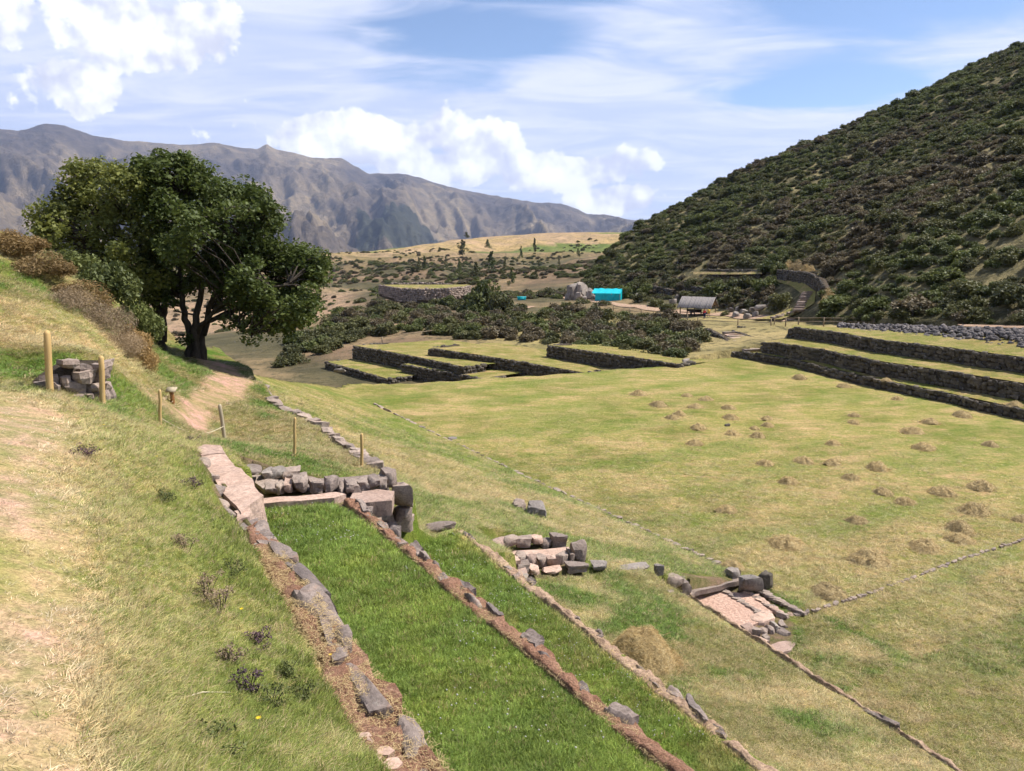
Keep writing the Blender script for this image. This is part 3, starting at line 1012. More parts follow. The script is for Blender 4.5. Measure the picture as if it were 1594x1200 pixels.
def build_mountains():
    sky_px = [-700, -400, -150, 0, 60, 100, 130, 170, 215, 300, 350, 415, 430, 445, 500, 540, 580, 640, 700, 800, 870, 920, 1000, 1150, 1400, 1900]
    sky_py = [250, 215, 190, 198, 204, 193, 196, 211, 219, 226, 223, 233, 225, 231, 246, 246, 269, 271, 291, 311, 317, 336, 346, 352, 340, 330]
    az = np.linspace(math.radians(-50), math.radians(40), 620)
    D = np.linspace(0, 1, 210)
    A, K = np.meshgrid(az, D, indexing='ij')
    d0, d1, d2 = 2600., 7600., 11500.
    dist = np.where(K < 0.8, d0 + (d1 - d0) * (K / 0.8), d1 + (d2 - d1) * (K - 0.8) / 0.2)
    x, y = dist * np.sin(A), dist * np.cos(A)
    pxa = 797 + F * np.tan(A)
    row = np.interp(pxa, sky_px, sky_py)
    vv = -(row - 600) / F
    crest = (-math.sin(PITCH) + vv * math.cos(PITCH)) / (math.cos(PITCH) + vv * math.sin(PITCH)) * d1 * np.cos(A)
    base = -190.0 + 0 * A
    k = np.clip(K / 0.8, 0, 1)
    prof = np.where(k < 1, 0.25 * k + 0.75 * k ** 1.7, 1)
    z = base + (crest - base) * prof
    # spurs and gullies running down from the crest
    w = A * 9 + 0.5 * fbm(A * 6, dist * 0.0004, 101, 3)
    rid = 1 - np.abs(2 * fbm(w + 0.9 * (k - 0.5), dist * 0.00022, 102, 3, 0.5) - 1)
    rid2 = 1 - np.abs(2 * fbm(A * 38 + dist * 0.0005, dist * 0.0012, 103, 4, 0.55) - 1)
    amp = np.sin(np.clip(k, 0, 1) * math.pi) ** 0.8
    z = z + (rid - 0.7) * 420 * amp + (rid2 - 0.7) * 170 * np.clip(amp + 0.10, 0, 1)
    z = z + (fbm(x * 0.004, y * 0.004, 104, 5) - 0.5) * 70 * np.clip(amp + 0.25, 0, 1)
    z = np.where(K > 0.8, z - (K - 0.8) / 0.2 * 900, z)
    # lighter spur hills in front of the range
    spur = np.exp(-((pxa - 470) / 110) ** 2) * np.exp(-((k - 0.26) / 0.12) ** 2)
    z = z + spur * 190
    f1 = fbm(x * 0.0016, y * 0.0016, 105, 5); f2 = fbm(w * 1.5, dist * 0.0012, 106, 4)
    col = lerp(np.array((0.085, 0.070, 0.058)), np.array((0.155, 0.125, 0.088)), sstep(0.40, 0.62, 0.5 * f1 + 0.5 * f2))
    col = lerp(col, np.array((0.25, 0.20, 0.125)), 0.75 * sstep(0.54, 0.72, f2 * 0.6 + f1 * 0.4))
    wood = sstep(0.50, 0.58, fbm(x * 0.003, y * 0.003, 107, 4) * 0.6 + 0.4 * np.exp(-((pxa - 670) / 130) ** 2) * np.exp(-((k - 0.35) / 0.16) ** 2) + 0.12 * (pxa > 560) * (pxa < 800) * (k < 0.5))
    col = lerp(col, np.array((0.035, 0.042, 0.030)), wood * (pxa > 480) * (pxa < 800) * (k < 0.62) * 0.9)
    me = mesh_np('mountain', np.c_[x.ravel(), y.ravel(), z.ravel()], grid_faces(len(az), len(D))[:, ::-1], M['mountain'], True, {'zone': col.reshape(-1, 3)})
    tag(link('mountain', me), 'long bare mountain range across the far valley', kind='structure')
    # the lowland that carries the eye from the plateau to the foot of the range
    x = np.array([-9000, 9000, 9000, -9000.]); y = np.array([700, 700, 14000, 14000.])
    me = mesh_np('terrain', np.c_[x, y, np.full(4, -170.)], np.array([[0, 1, 2, 3]]), M['mountain'], False, {'zone': np.tile((0.2, 0.15, 0.1), (4, 1))})
    tag(link('terrain', me), 'low valley floor in front of the mountains', kind='structure')


build_mountains()


def build_haze():
    g = Geo()
    g.box((0, 5500, 500), (26000, 14000, 1500))
    m, N, out = new_mat('haze_air')
    v = N.n('ShaderNodeVolumePrincipled', i={'Color': (0.55, 0.68, 1.0, 1), 'Density': 5e-5, 'Anisotropy': 0.2})
    N.t.links.new(v.outputs[0], out.inputs[1])
    o = g.obj('haze', m)
    tag(o, 'thin bluish haze filling the valley air', 'haze', kind='stuff')
    o.display_type = 'WIRE'


build_haze()

# ------------------------------------------------------------------ dry stone walls and terraces
RNG = np.random.default_rng(7)


def wall_stones(root, line, zt, zb, mat, sw=0.34, sh=0.25, depth=0.35, side=1.0, seed=1, core_w=0.5, limit=9.0, topjit=0.06):
    """faces a line (list of xyz tops) with courses of stones; side = +1 when the face is on the left of the walking direction"""
    rng = np.random.default_rng(seed)
    line = np.asarray(line, float)
    seg = np.linalg.norm(np.diff(line[:, :2], axis=0), axis=1)
    cum = np.r_[0, np.cumsum(seg)]
    L = cum[-1]
    o = np.array(root.location)

    def pt(s):
        return np.array([np.interp(s, cum, line[:, k]) for k in range(3)])

    def zbot(s):
        return np.interp(s, cum, np.full(len(line), zb) if np.isscalar(zb) else zb)
    big, gV, gF, gA, base = 0, [], [], [], 0
    s_rows = []
    H = max(0.2, float(np.max(line[:, 2]) - np.min(zb)))
    nrow = max(1, int(math.ceil(H / sh)))
    for r in range(nrow):
        s = rng.uniform(0, sw) - sw * 0.3
        while s < L:
            w = sw * rng.uniform(0.6, 1.55)
            h = sh * rng.uniform(0.85, 1.25)
            c = s + w * 0.5
            if c > L: break
            p = pt(c)
            zz = p[2] - (r + 0.5) * sh + rng.normal(0, 0.03) + (topjit * rng.uniform(-1, 1) if r == 0 else 0)
            if zz < zbot(c) - 0.12: s += w; continue
            q = pt(min(c + 0.1, L)) - pt(max(c - 0.1, 0)); q[2] = 0
            q /= np.linalg.norm(q) + 1e-9
            nrm = np.array([-q[1], q[0], 0]) * side
            pos = np.array([p[0], p[1], zz]) + nrm * rng.uniform(-0.05, 0.05)
            rz = math.atan2(q[1], q[0]) + rng.normal(0, 0.06)
            apparent = w * F / max(np.hypot(pos[0], pos[1]), 1)
            size = (w * 1.06, depth * rng.uniform(0.9, 1.2), h * 1.05)
            if apparent >= limit and 0 < pos[1] and abs(pos[0]) < pos[1] * 0.70 and big < 300:
                place_stone(root, pos, size, rz, mat, int(rng.integers(12)), (rng.normal(0, 0.06), rng.normal(0, 0.08)), sub=1, boxy=0.62, rough=0.2)
                big += 1
            else:
                V, Fc = STONE_A[int(rng.integers(len(STONE_A)))]
                a = rng.normal(0, 0.08)
                R = np.array([[math.cos(rz), -math.sin(rz), 0], [math.sin(rz), math.cos(rz), 0], [0, 0, 1]])
                v = (V * np.array(size))
                v = v @ np.array([[math.cos(a), 0, math.sin(a)], [0, 1, 0], [-math.sin(a), 0, math.cos(a)]]).T @ R.T + pos - o
                gV.append(v); gF.append(Fc + base); base += len(v)
                gA.append(np.full(len(v), rng.uniform()))
            s += w
    if gV:
        me = mesh_np('stone_courses', np.concatenate(gV), np.concatenate(gF), M[mat], False, {'tint': np.concatenate(gA)})
        tag(link('stone_courses', me, root), kind='stuff')
    # earth and rubble fill behind the face
    ss = np.linspace(0, L, max(4, int(L / 0.8)))
    P = np.array([pt(s) for s in ss])
    q = np.gradient(P[:, :2], axis=0)
    q /= np.linalg.norm(q, axis=1)[:, None] + 1e-9
    nr = np.c_[-q[:, 1], q[:, 0]] * side
    B = np.array([zbot(s) for s in ss]) - 0.5
    a = np.c_[P[:, :2] + nr * 0.03, P[:, 2] - 0.05]; b = np.c_[P[:, :2] + nr * 0.03, B]
    c = np.c_[P[:, :2] - nr * core_w, P[:, 2] - 0.05]; d = np.c_[P[:, :2] - nr * core_w, B]
    V = np.stack([b, a, c, d], axis=1).reshape(-1, 3) - o
    f = []
    n = len(ss)
    for i in range(n - 1):
        for k in range(3):
            f.append([i * 4 + k, i * 4 + k + 1, i * 4 + 4 + k + 1, i * 4 + 4 + k])
    f += [[0, 1, 2, 3], [(n - 1) * 4 + 3, (n - 1) * 4 + 2, (n - 1) * 4 + 1, (n - 1) * 4]]
    link('fill', mesh_np('fill', V, np.array(f), M['core']), root)


def lawn_strip(front, back, label, col=(0.225, 0.188, 0.078), seed=0, nv=14):
    """grass top of a terrace between its front edge and the foot of the next wall"""
    front, back = np.asarray(front, float), np.asarray(back, float)

    def res(l, n):
        c = np.r_[0, np.cumsum(np.linalg.norm(np.diff(l[:, :2], axis=0), axis=1))]
        s = np.linspace(0, c[-1], n)
        return np.c_[[np.interp(s, c, l[:, k]) for k in range(3)]].T
    nu = 90
    a, b = res(front, nu), res(back, nu)
    k = np.linspace(0, 1, nv)[None, :, None]
    P = a[:, None] * (1 - k) + b[:, None] * k
    x, y = P[..., 0], P[..., 1]
    P[..., 2] += (fbm(x * 0.5, y * 0.5, 200 + seed, 3) - 0.5) * 0.18 * np.sin(k[..., 0] * math.pi) + 0.02
    f1, f2 = fbm(x * 0.3, y * 0.3, 210 + seed, 4), fbm(x * 1.2, y * 1.2, 211 + seed, 3)
    c = lerp(np.array(col), C_MID, sstep(0.42, 0.62, f1))
    c = lerp(c, C_DRY * 0.75, 0.7 * sstep(0.42, 0.62, f2))
    me = mesh_np('terrace_lawn', P.reshape(-1, 3), grid_faces(nu, nv)[:, ::-1], M['ground'], True, {'zone': c.reshape(-1, 3)})
    tag(link('terrace_lawn', me), label, kind='structure')


def perp_away(a, b):
    d = np.array(b) - np.array(a); d[2] = 0
    d /= np.linalg.norm(d)
    n = np.array([-d[1], d[0], 0])
    return n if n[1] > 0 else -n


def far_terrace(pts, zl, h, depth, label, seed, ret=3.0, back_z=None):
    """a stretch of terrace wall seen across the plaza: face, return at its left end, lawn on top"""
    zl = [zl] * len(pts) if np.isscalar(zl) else zl
    z = zl[0]
    T = [np.array(at_z(a, b, q)) for (a, b), q in zip(pts, zl)]
    n = perp_away(T[0], T[-1])
    root = empty('terrace_wall', (T[0][0], T[0][1], z - h))
    tag(root, label, 'stone wall', 'terrace walls beyond the plaza')
    line = [T[0] + n * ret] + T + [T[-1] + n * 2.5]
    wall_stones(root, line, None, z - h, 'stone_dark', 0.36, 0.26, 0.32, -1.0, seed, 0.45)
    bz = z if back_z is None else back_z
    fr = [p + n * 0.1 for p in T]
    bk = [p + n * depth + np.array((0, 0, bz - z)) for p in T]
    lawn_strip(fr, bk, 'yellow grass on the terrace above the ' + label.split(',')[0], seed=seed)


far_terrace([(507, 563), (552, 575.5), (601, 589.5)], -11.5, 2.2, 10.5, 'lowest dark stone terrace wall, leftmost beyond the plaza rim', 21, 5)
far_terrace([(550, 538), (600, 546.5), (652, 556.5), (720, 571)], -10.1, 2.4, 12, 'dark terrace wall behind and above the leftmost low wall', 22, 4, -10.4)
far_terrace([(626, 567), (690, 578.5), (752, 589.5)], -10.75, 2.2, 9.0, 'short dark terrace wall in the middle of the far walls', 23, 4)
far_terrace([(668, 541.5), (740, 552), (810, 563), (912, 581)], [-9.4, -9.6, -9.85, -10.2], 2.6, 10, 'long dark terrace wall behind the middle one', 24, 4, -9.9)
far_terrace([(853, 537.5), (950, 551), (1056, 567)], [-8.95, -9.1, -9.3], 2.0, 9, 'dark terrace wall tapering out at the plaza corner below the shrubs', 25, 3, -9.7)


def right_wall(base_px, zb, zt, label, seed, ret):
    B = [np.array(at_z(a, b, zb)) for a, b in base_px]
    T = [np.array((p[0], p[1], zt)) for p in B]
    n = perp_away(T[0], T[-1])
    T[0][2] -= 0.2
    root = empty('terrace_wall', tuple(B[-1]))
    tag(root, label, 'stone wall', 'three terrace walls along the right of the plaza')
    line = [T[0] + n * ret + np.array((0, 0, -0.1))] + T
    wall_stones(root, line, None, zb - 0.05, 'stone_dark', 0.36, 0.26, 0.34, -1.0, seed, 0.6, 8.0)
    return B, T, n


def wav(pts, k=6):
    """insert a few slightly uneven points"""
    pts = np.array(pts, float)
    c = np.arange(len(pts))
    s = np.linspace(0, len(pts) - 1, (len(pts) - 1) * k + 1)
    x, y = np.interp(s, c, pts[:, 0]), np.interp(s, c, pts[:, 1])
    return list(zip(x, y + (vnoise(s * 2.1, s * 0 + 3, 7) - 0.5) * 1.2))


B1, T1, n1 = right_wall(wav([(1140, 554), (1240, 573), (1373, 606), (1480, 629), (1594, 655), (1720, 684), (1900, 725)]), -9.62, -9.0, 'lowest terrace wall along the right edge of the plaza lawn', 31, 1.5)
B2, T2, n2 = right_wall(wav([(1186, 549), (1280, 566), (1373, 587), (1480, 605), (1594, 626), (1720, 650), (1900, 683)]), -8.98, -7.9, 'middle dark terrace wall on the right of the plaza', 32, 2.5)
B3, T3, n3 = right_wall(wav([(1228, 526), (1300, 537), (1373, 551), (1480, 566), (1594, 583), (1720, 602), (1900, 629)]), -7.85, -6.8, 'uppermost terrace wall on the right, below the grey rubble bank', 33, 2.5)


def base_line(pts, z):
    return [np.array((p[0], p[1], z)) for p in pts]


lawn_strip([p + n1 * 0.15 for p in T1], [p + n2 * 0.2 for p in base_line(B2, -8.92)], 'grass strip between the lowest and the middle right wall', seed=41)
lawn_strip([p + n2 * 0.15 for p in T2], [p + n3 * 0.2 for p in base_line(B3, -7.78)], 'grass strip between the middle and the uppermost right wall', seed=42)
back3 = [np.array(cpd(a, b, d)) for a, b, d in ((1235, 505, 79), (1300, 510, 71), (1400, 514, 63), (1500, 522, 57), (1594, 530, 52), (1720, 540, 46), (1900, 552, 40))]
lawn_strip([p + n3 * 0.15 for p in T3], back3, 'grass strip above the uppermost right wall', seed=43)
rb_front = [np.array(cpd(a, b, d)) for a, b, d in ((1290, 509, 72), (1400, 529, 60), (1500, 539, 54.5), (1594, 548, 49.8), (1720, 560, 44), (1900, 576, 38))]
rb_back = [np.array(cpd(a, b, d)) for a, b, d in ((1290, 504, 75), (1400, 508, 66.5), (1500, 511, 60), (1594, 514, 55.5), (1720, 518, 49), (1900, 524, 42))]


def build_rubble():
    g = Geo()
    rng = np.random.default_rng(5)
    k = np.arange(len(rb_front))
    A, B = np.array(rb_front), np.array(rb_back)
    for i in range(1500):
        s = rng.uniform(0.15, 4.9)
        v = rng.uniform(0, 1) ** 0.8
        a = np.array([np.interp(s, k, A[:, j]) for j in range(3)]); b = np.array([np.interp(s, k, B[:, j]) for j in range(3)])
        p = a + (b - a) * v
        p[2] += 0.35 * math.sin(v * math.pi) * min(1, s) + rng.normal(0, 0.03)
        w = rng.uniform(0.14, 0.42)
        V, Fc = STONE_A[int(rng.integers(len(STONE_A)))]
        e = Euler(rng.uniform(0, 6.28, 3)).to_matrix()
        g.add((V * w * rng.uniform(0.7, 1.2, 3)) @ np.array(e).T + p, None, Fc, rng.uniform())
    o = link('rubble', g.mesh('rubble', M['rubble'], False, 'tint'))
    tag(o, 'bank of loose grey rubble stones above the right terraces', 'rubble', kind='stuff')
    # pale footpath running along the top of the rubble
    a = [p + np.array((0, 0, 0.16)) for p in rb_back[2:]]
    b = [p + np.array((0.25, 1.4, 0.20)) for p in rb_back[2:]]
    V = np.array([q for pr_ in zip(a, b) for q in pr_])
    f = [[i * 2, i * 2 + 2, i * 2 + 3, i * 2 + 1] for i in range(len(a) - 1)]
    tag(link('path', mesh_np('path', V, np.array(f), M['pathdirt'])), 'pale footpath along the top of the rubble bank', kind='structure')


build_rubble()

# ------------------------------------------------------------------ near retaining walls with stones along their edge


def edge_wall(name, lL, lR, t0, t1, ztop, zfoot, label, mat_top, stones, seed, thick=0.12, stone_mat='stone_blue', strip=True, slen=(0.3, 0.6)):
    rng = np.random.default_rng(seed)
    c0 = to_xy(float(lR(t0)), t0)
    root = empty(name, (c0[0], c0[1], zfoot))
    o = np.array(root.location)
    tag(root, label, 'stone wall')
    if strip:
        nt_, nn_ = int((t1 - t0) / 0.05), 9
        tt = np.linspace(t0, t1, nt_)
        T, K = np.meshgrid(tt, np.linspace(0, 1, nn_), indexing='ij')
        wl = (vnoise(T * 1.3, T * 0, seed) - 0.5) * 0.16 * (1 - K)
        nn = lL(T) + (lR(T) - lL(T)) * K + wl * (0.6 if seed != 51 else 1) + (vnoise(T * 3.1, T * 0 + 9, seed + 1) - 0.5) * 0.10 * K
        x, y = to_xy(nn, T)
        z = ztop + (fbm(x * 6, y * 6, seed + 3, 4, 0.65) - 0.5) * 0.15 + 0.015 * np.sin(K * math.pi) + 0.015
        z = np.where(K == 0, z - 0.09, z)
        V = np.c_[x.ravel(), y.ravel(), z.ravel()] - o
        link('soil_top', mesh_np('soil_top', V, grid_faces(nt_, nn_)[:, ::-1], M[mat_top], True), root)
    # hidden face down to the lower terrace
    tt = np.linspace(t0, t1, 30)
    x, y = to_xy(lR(tt) + 0.0, tt)
    x2, y2 = to_xy(lR(tt) - 0.2, tt)
    V = np.stack([np.c_[x2, y2, np.full(30, ztop - 0.05)], np.c_[x, y, np.full(30, ztop - 0.05)], np.c_[x, y, np.full(30, zfoot - 0.1)]], axis=1).reshape(-1, 3) - o
    f = [[i * 3 + k, i * 3 + 3 + k, i * 3 + 4 + k, i * 3 + 1 + k] for i in range(29) for k in range(2)]
    link('fill', mesh_np('fill', V, np.array(f), M['core']), root)
    t = t0 + 0.1
    while t < t1:
        Ls = rng.uniform(*slen)
        if rng.uniform() < stones:
            nn = float(lR(t + Ls / 2)) + rng.normal(0, 0.035)
            x, y = to_xy(nn - thick * 0.4, t + Ls / 2)
            hh = rng.uniform(0.20, 0.34)
            ap = 9
            place_stone(root, (x, y, ztop - hh * 0.5 + rng.uniform(0.02, 0.075)), (thick * rng.uniform(1.2, 2.1), Ls * rng.uniform(0.85, 1.12), hh), TA + rng.normal(0, 0.10), stone_mat, int(rng.integers(12)),
                        (rng.normal(0, 0.06), rng.normal(0, 0.06)), boxy=0.72, rough=0.34, sub=4)
        # second course below, seen from a step aside
        t += Ls
    return root


WALL_A = edge_wall('retaining_wall', L_AL, L_AR, 1.5, float(to_nt(*at_z(398, 838, Z_A)[:2])[1]) + 0.4, Z_A, Z_T1, 'nearest retaining wall, topped with red soil and a ragged grey stone edge', 'reddirt', 1.0, 51, 0.13, slen=(0.35, 0.8))
WALL_B = edge_wall('retaining_wall', L_BL, lambda t: np.maximum(L_BR(t), L_BL(t) + 0.2), 1.0, float(to_nt(*at_z(533, 782, Z_T1)[:2])[1]), Z_T1 + 0.02, Z_T2, 'second retaining wall with narrow red soil top between the two green terraces', 'reddirt', 0.66, 52, 0.08, slen=(0.22, 0.42))
WALL_C = edge_wall('retaining_wall', L_C, lambda t: L_C(t) + 0.17, 1.0, float(to_nt(*at_z(712, 828, Z_T2)[:2])[1]), Z_T2 + 0.01, Z_T3C, 'third retaining wall, half grown over with grass beside the big haystack', 'pathdirt', 0.5, 53, 0.085, slen=(0.2, 0.42))
WALL_E = edge_wall('retaining_wall', L_E, lambda t: L_E(t) + 0.09, 1.0, float(to_nt(*at_z(1075, 927, Z_T3E)[:2])[1]), Z_T3E, Z_P, 'lowest retaining wall edging the plaza beside the sunken pink basin', 'pathdirt', 0.14, 54, 0.08)


def stone_row(px_list, z, label, mat, spacing_px, size_px, seed, hh=0.16, follow=False, cat='stone edging'):
    """a row of stones set in the grass"""
    rng = np.random.default_rng(seed)
    P = np.array(px_list, float)
    seg = np.hypot(*np.diff(P, axis=0).T)
    c = np.r_[0, np.cumsum(seg)]
    p0 = at_z(P[0, 0], P[0, 1], z if np.isscalar(z) else z[0])
    root = empty('stone_edging', tuple(p0))
    tag(root, label, cat)
    s = 0.0
    while s < c[-1]:
        w = size_px * rng.uniform(0.6, 1.5)
        px, py = np.interp(s, c, P[:, 0]), np.interp(s, c, P[:, 1])
        zz = float(z) if np.isscalar(z) else float(np.interp(s, c, z))
        p = at_z(px, py + rng.normal(0, 0.5), zz)
        q = at_z(np.interp(s + 3, c, P[:, 0]), np.interp(s + 3, c, P[:, 1]), zz) - at_z(np.interp(s - 3, c, P[:, 0]), np.interp(s - 3, c, P[:, 1]), zz)
        ln = w * p[1] / F * max(1.0, np.linalg.norm(q[:2]) / (6 * p[1] / F) * 0.8)
        g = float(ground_xy(p[0], p[1]))
        zz = max(zz, g) if follow else zz
        place_stone(root, (p[0], p[1], zz + 0.01), (ln, hh * rng.uniform(1.0, 2.0), hh * rng.uniform(0.6, 1.3)), math.atan2(q[1], q[0]) + rng.normal(0, 0.15), mat, int(rng.integers(12)), (rng.normal(0, .1), rng.normal(0, .1)), sub=1)
        s += w * rng.uniform(0.9, 1.15) * spacing_px
    return root


stone_row([(585, 630), (690, 682), (760, 715), (830, 748), (900, 779), (960, 806), (1020, 833), (1080, 861), (1120, 880)], Z_P, 'long straight line of small stones along the near side of the plaza', 'stone', 1.15, 9, 61, 0.14)
stone_row([(1240, 958), (1300, 941), (1360, 922), (1430, 896), (1500, 870), (1560, 851), (1620, 832)], Z_P, 'line of pale stones crossing the plaza lawn at the right', 'stone', 0.95, 9, 62, 0.09)
stone_row([(402, 598), (420, 622), (440, 637), (470, 650), (500, 668), (530, 690), (562, 712), (585, 728)], [-4.5, -4.5, -4.55, -4.55, -4.55, -4.55, -4.5, -4.5], 'crumbling stone edge of the upper lawn beyond the fence posts', 'stone', 0.8, 10, 63, 0.22)

# ------------------------------------------------------------------ fountains, basins and loose stones


def poly_slab(root, name, pts, th, mat, seed=0, rough=0.03, cuts=3):
    """a flat stone slab: outline xyz on top, thickness th"""
    o = np.array(BASE.get(root.name, root.location)) if root is not None else np.zeros(3)
    bm = bmesh.new()
    vs = [bm.verts.new(Vector(np.asarray(p, float) - o)) for p in pts]
    f = bm.faces.new(vs)
    f.normal_update()
    if f.normal.z < 0: f.normal_flip()
    r = bmesh.ops.extrude_face_region(bm, geom=[f])
    up = [e for e in r['geom'] if isinstance(e, bmesh.types.BMVert)]
    lo = [v for v in bm.verts if v not in up]
    for v in lo: v.co.z -= th
    if f.is_valid: f.normal_flip()
    bmesh.ops.subdivide_edges(bm, edges=bm.edges[:], cuts=cuts, use_grid_fill=True)
    bmesh.ops.triangulate(bm, faces=bm.faces[:])
    rng = np.random.default_rng(seed + 900)
    for v in bm.verts:
        x, y, z = v.co + Vector(o)
        v.co += Vector(((vnoise(x * 5, y * 5 + z * 3, seed) - .5), (vnoise(x * 5 + 9, y * 5 + z * 3, seed) - .5), (vnoise(x * 4, y * 4 + 31, seed) - .5) * 0.8)) * rough * 2
    bmesh.ops.recalc_face_normals(bm, faces=bm.faces[:])
    me = bpy.data.meshes.new(name)
    bm.to_mesh(me); bm.free()
    me.materials.append(M[mat])
    return link(name, me, root)


VAR = [0]


def stone_px(root, x0, x1, y0, y1, d, depth, mat='stone', rz=TA, boxy=0.8, tilt=None, rough=0.26, name='stone', sub=4, label=None):
    VAR[0] += 1
    c = at_d((x0 + x1) / 2, (y0 + y1) / 2, d)
    w, h = (x1 - x0) * d / F, (y1 - y0) * d / F
    t = tilt or (random.uniform(-.05, .05), random.uniform(-.05, .05))
    c = np.array(c) + np.array((0, depth * 0.35, 0))
    return place_stone(root, c, (w * 1.02, depth, h * 1.02), rz + random.uniform(-.1, .1), mat, VAR[0], t, name, boxy, sub, rough)


random.seed(3)
# --- upper fountain
p = at_d(470, 770, 12.0)
F1 = empty('stone_fountain', tuple(p))
tag(F1, 'upper stone fountain with a long pink slab, dry basin and stepped block pier', 'stone fountain')
zs = lambda a, b, z: at_z(a, b, z)
poly_slab(F1, 'slab', [zs(312, 710, -3.02), zs(351, 708, -3.02), zs(384, 738, -3.0), zs(411, 771, -2.98), zs(392, 785, -2.98), zs(372, 797, -2.98), zs(340, 755, -3.0)], 0.5, 'slab', 3, 0.035, 4)
poly_slab(F1, 'cap_stone', [zs(306, 701, -2.98), zs(318, 691, -2.98), zs(343, 692, -2.98), zs(350, 703, -3.0), zs(313, 709, -3.0)], 0.4, 'slab', 5, 0.03, 3)
poly_slab(F1, 'stone', [zs(363, 797, -3.0), zs(389, 789, -3.0), zs(391, 800, -3.0), zs(372, 811, -3.0)], 0.35, 'slab', 6, 0.03)
poly_slab(F1, 'stone', [zs(373, 812, -3.0), zs(402, 806, -3.05), zs(405, 819, -3.05), zs(382, 829, -3.0)], 0.35, 'stone_blue', 7, 0.03)
poly_slab(F1, 'stone', [zs(386, 832, -2.97), zs(407, 821, -2.97), zs(424, 836, -2.97), zs(404, 853, -2.97)], 0.35, 'stone_blue', 8, 0.04)
# broken stones left of the open joint
F1J, F1W, F1P, F1B = part_of(F1, 'joint_edge'), part_of(F1, 'low_wall'), part_of(F1, 'pier'), part_of(F1, 'basin_wall')
for a, b, c, d_ in ((306, 326, 716, 742), (313, 336, 738, 765), (322, 347, 760, 784), (330, 352, 780, 800), (344, 364, 797, 815)):
    stone_px(F1J, a - 6, b - 5, c, d_, zs((a + b) / 2, (c + d_) / 2, -3.03)[1], 0.30, 'stone', 0.9, 0.78, (0.1, 0.25))
DW = 12.2
# basin behind the low wall
poly_slab(F1, 'basin_floor', [at_z(384, 738, -3.95), at_z(470, 740, -3.95), at_z(470, 760, -3.95), at_z(412, 764, -3.95)], 0.3, 'stone', 9, 0.03)
for a, b, c, d_, dd, m_ in ((404, 421, 735, 749, 12.9, 'stone_grey'), (418, 440, 734, 749, 12.9, 'stone_grey'), (438, 464, 732, 745, 12.9, 'stone'), (376, 404, 729, 741, 12.7, 'stone'),
                            (408, 424, 758, 770, 12.0, 'stone'), (424, 438, 757, 770, 12.0, 'stone'), (439, 452, 753, 769, 12.0, 'slab'), (452, 476, 742, 770, 12.1, 'stone'),
                            (477, 500, 749, 767, 12.2, 'stone'), (501, 523, 746, 767, 12.25, 'stone'), (523, 533, 754, 770, 12.3, 'stone'), (532, 555, 752, 769, 12.3, 'stone'),
                            (554, 571, 749, 764, 12.5, 'stone'), (570, 586, 747, 763, 12.6, 'stone'), (584, 598, 744, 760, 12.7, 'stone'), (592, 616, 733, 764, 12.9, 'stone'),
                            (608, 638, 753, 792, 12.9, 'stone'), (612, 641, 790, 812, 13.0, 'stone'), (611, 642, 806, 831, 13.1, 'stone'), (586, 612, 778, 800, 12.8, 'stone'),
                            (562, 588, 779, 802, 12.6, 'stone'), (574, 602, 798, 815, 12.8, 'stone'), (592, 615, 810, 829, 12.9, 'stone'), (590, 608, 796, 812, 12.95, 'stone'), (538, 563, 772, 790, 12.4, 'stone'), (552, 576, 788, 806, 12.5, 'stone'), (570, 592, 808, 824, 12.6, 'stone')):
    stone_px(F1B if dd in (12.9, 12.7) and b < 470 else F1P if a > 530 and d_ > 765 or a > 590 else F1W, a, b, c, d_, dd, 0.42, m_, TA * 0.6, 0.85)
poly_slab(F1, 'slab', [at_z(540, 781, -4.02), at_z(548, 768, -4.02), at_z(590, 762, -4.02), at_z(612, 764, -4.02), at_z(610, 779, -4.02), at_z(575, 783, -4.02)], 0.25, 'slab', 11, 0.02)
poly_slab(F1, 'kerb', [at_z(405, 776, -3.88), at_z(520, 766, -3.88), at_z(540, 770, -3.9), at_z(520, 775, -3.9), at_z(410, 783, -3.88)], 0.2, 'slab', 12, 0.02)
poly_slab(F1, 'paving', [at_z(440, 748, -3.97), at_z(580, 740, -4.03), at_z(605, 748, -4.1), at_z(560, 762, -4.03), at_z(440, 764, -3.97)], 0.2, 'stone', 13, 0.03)

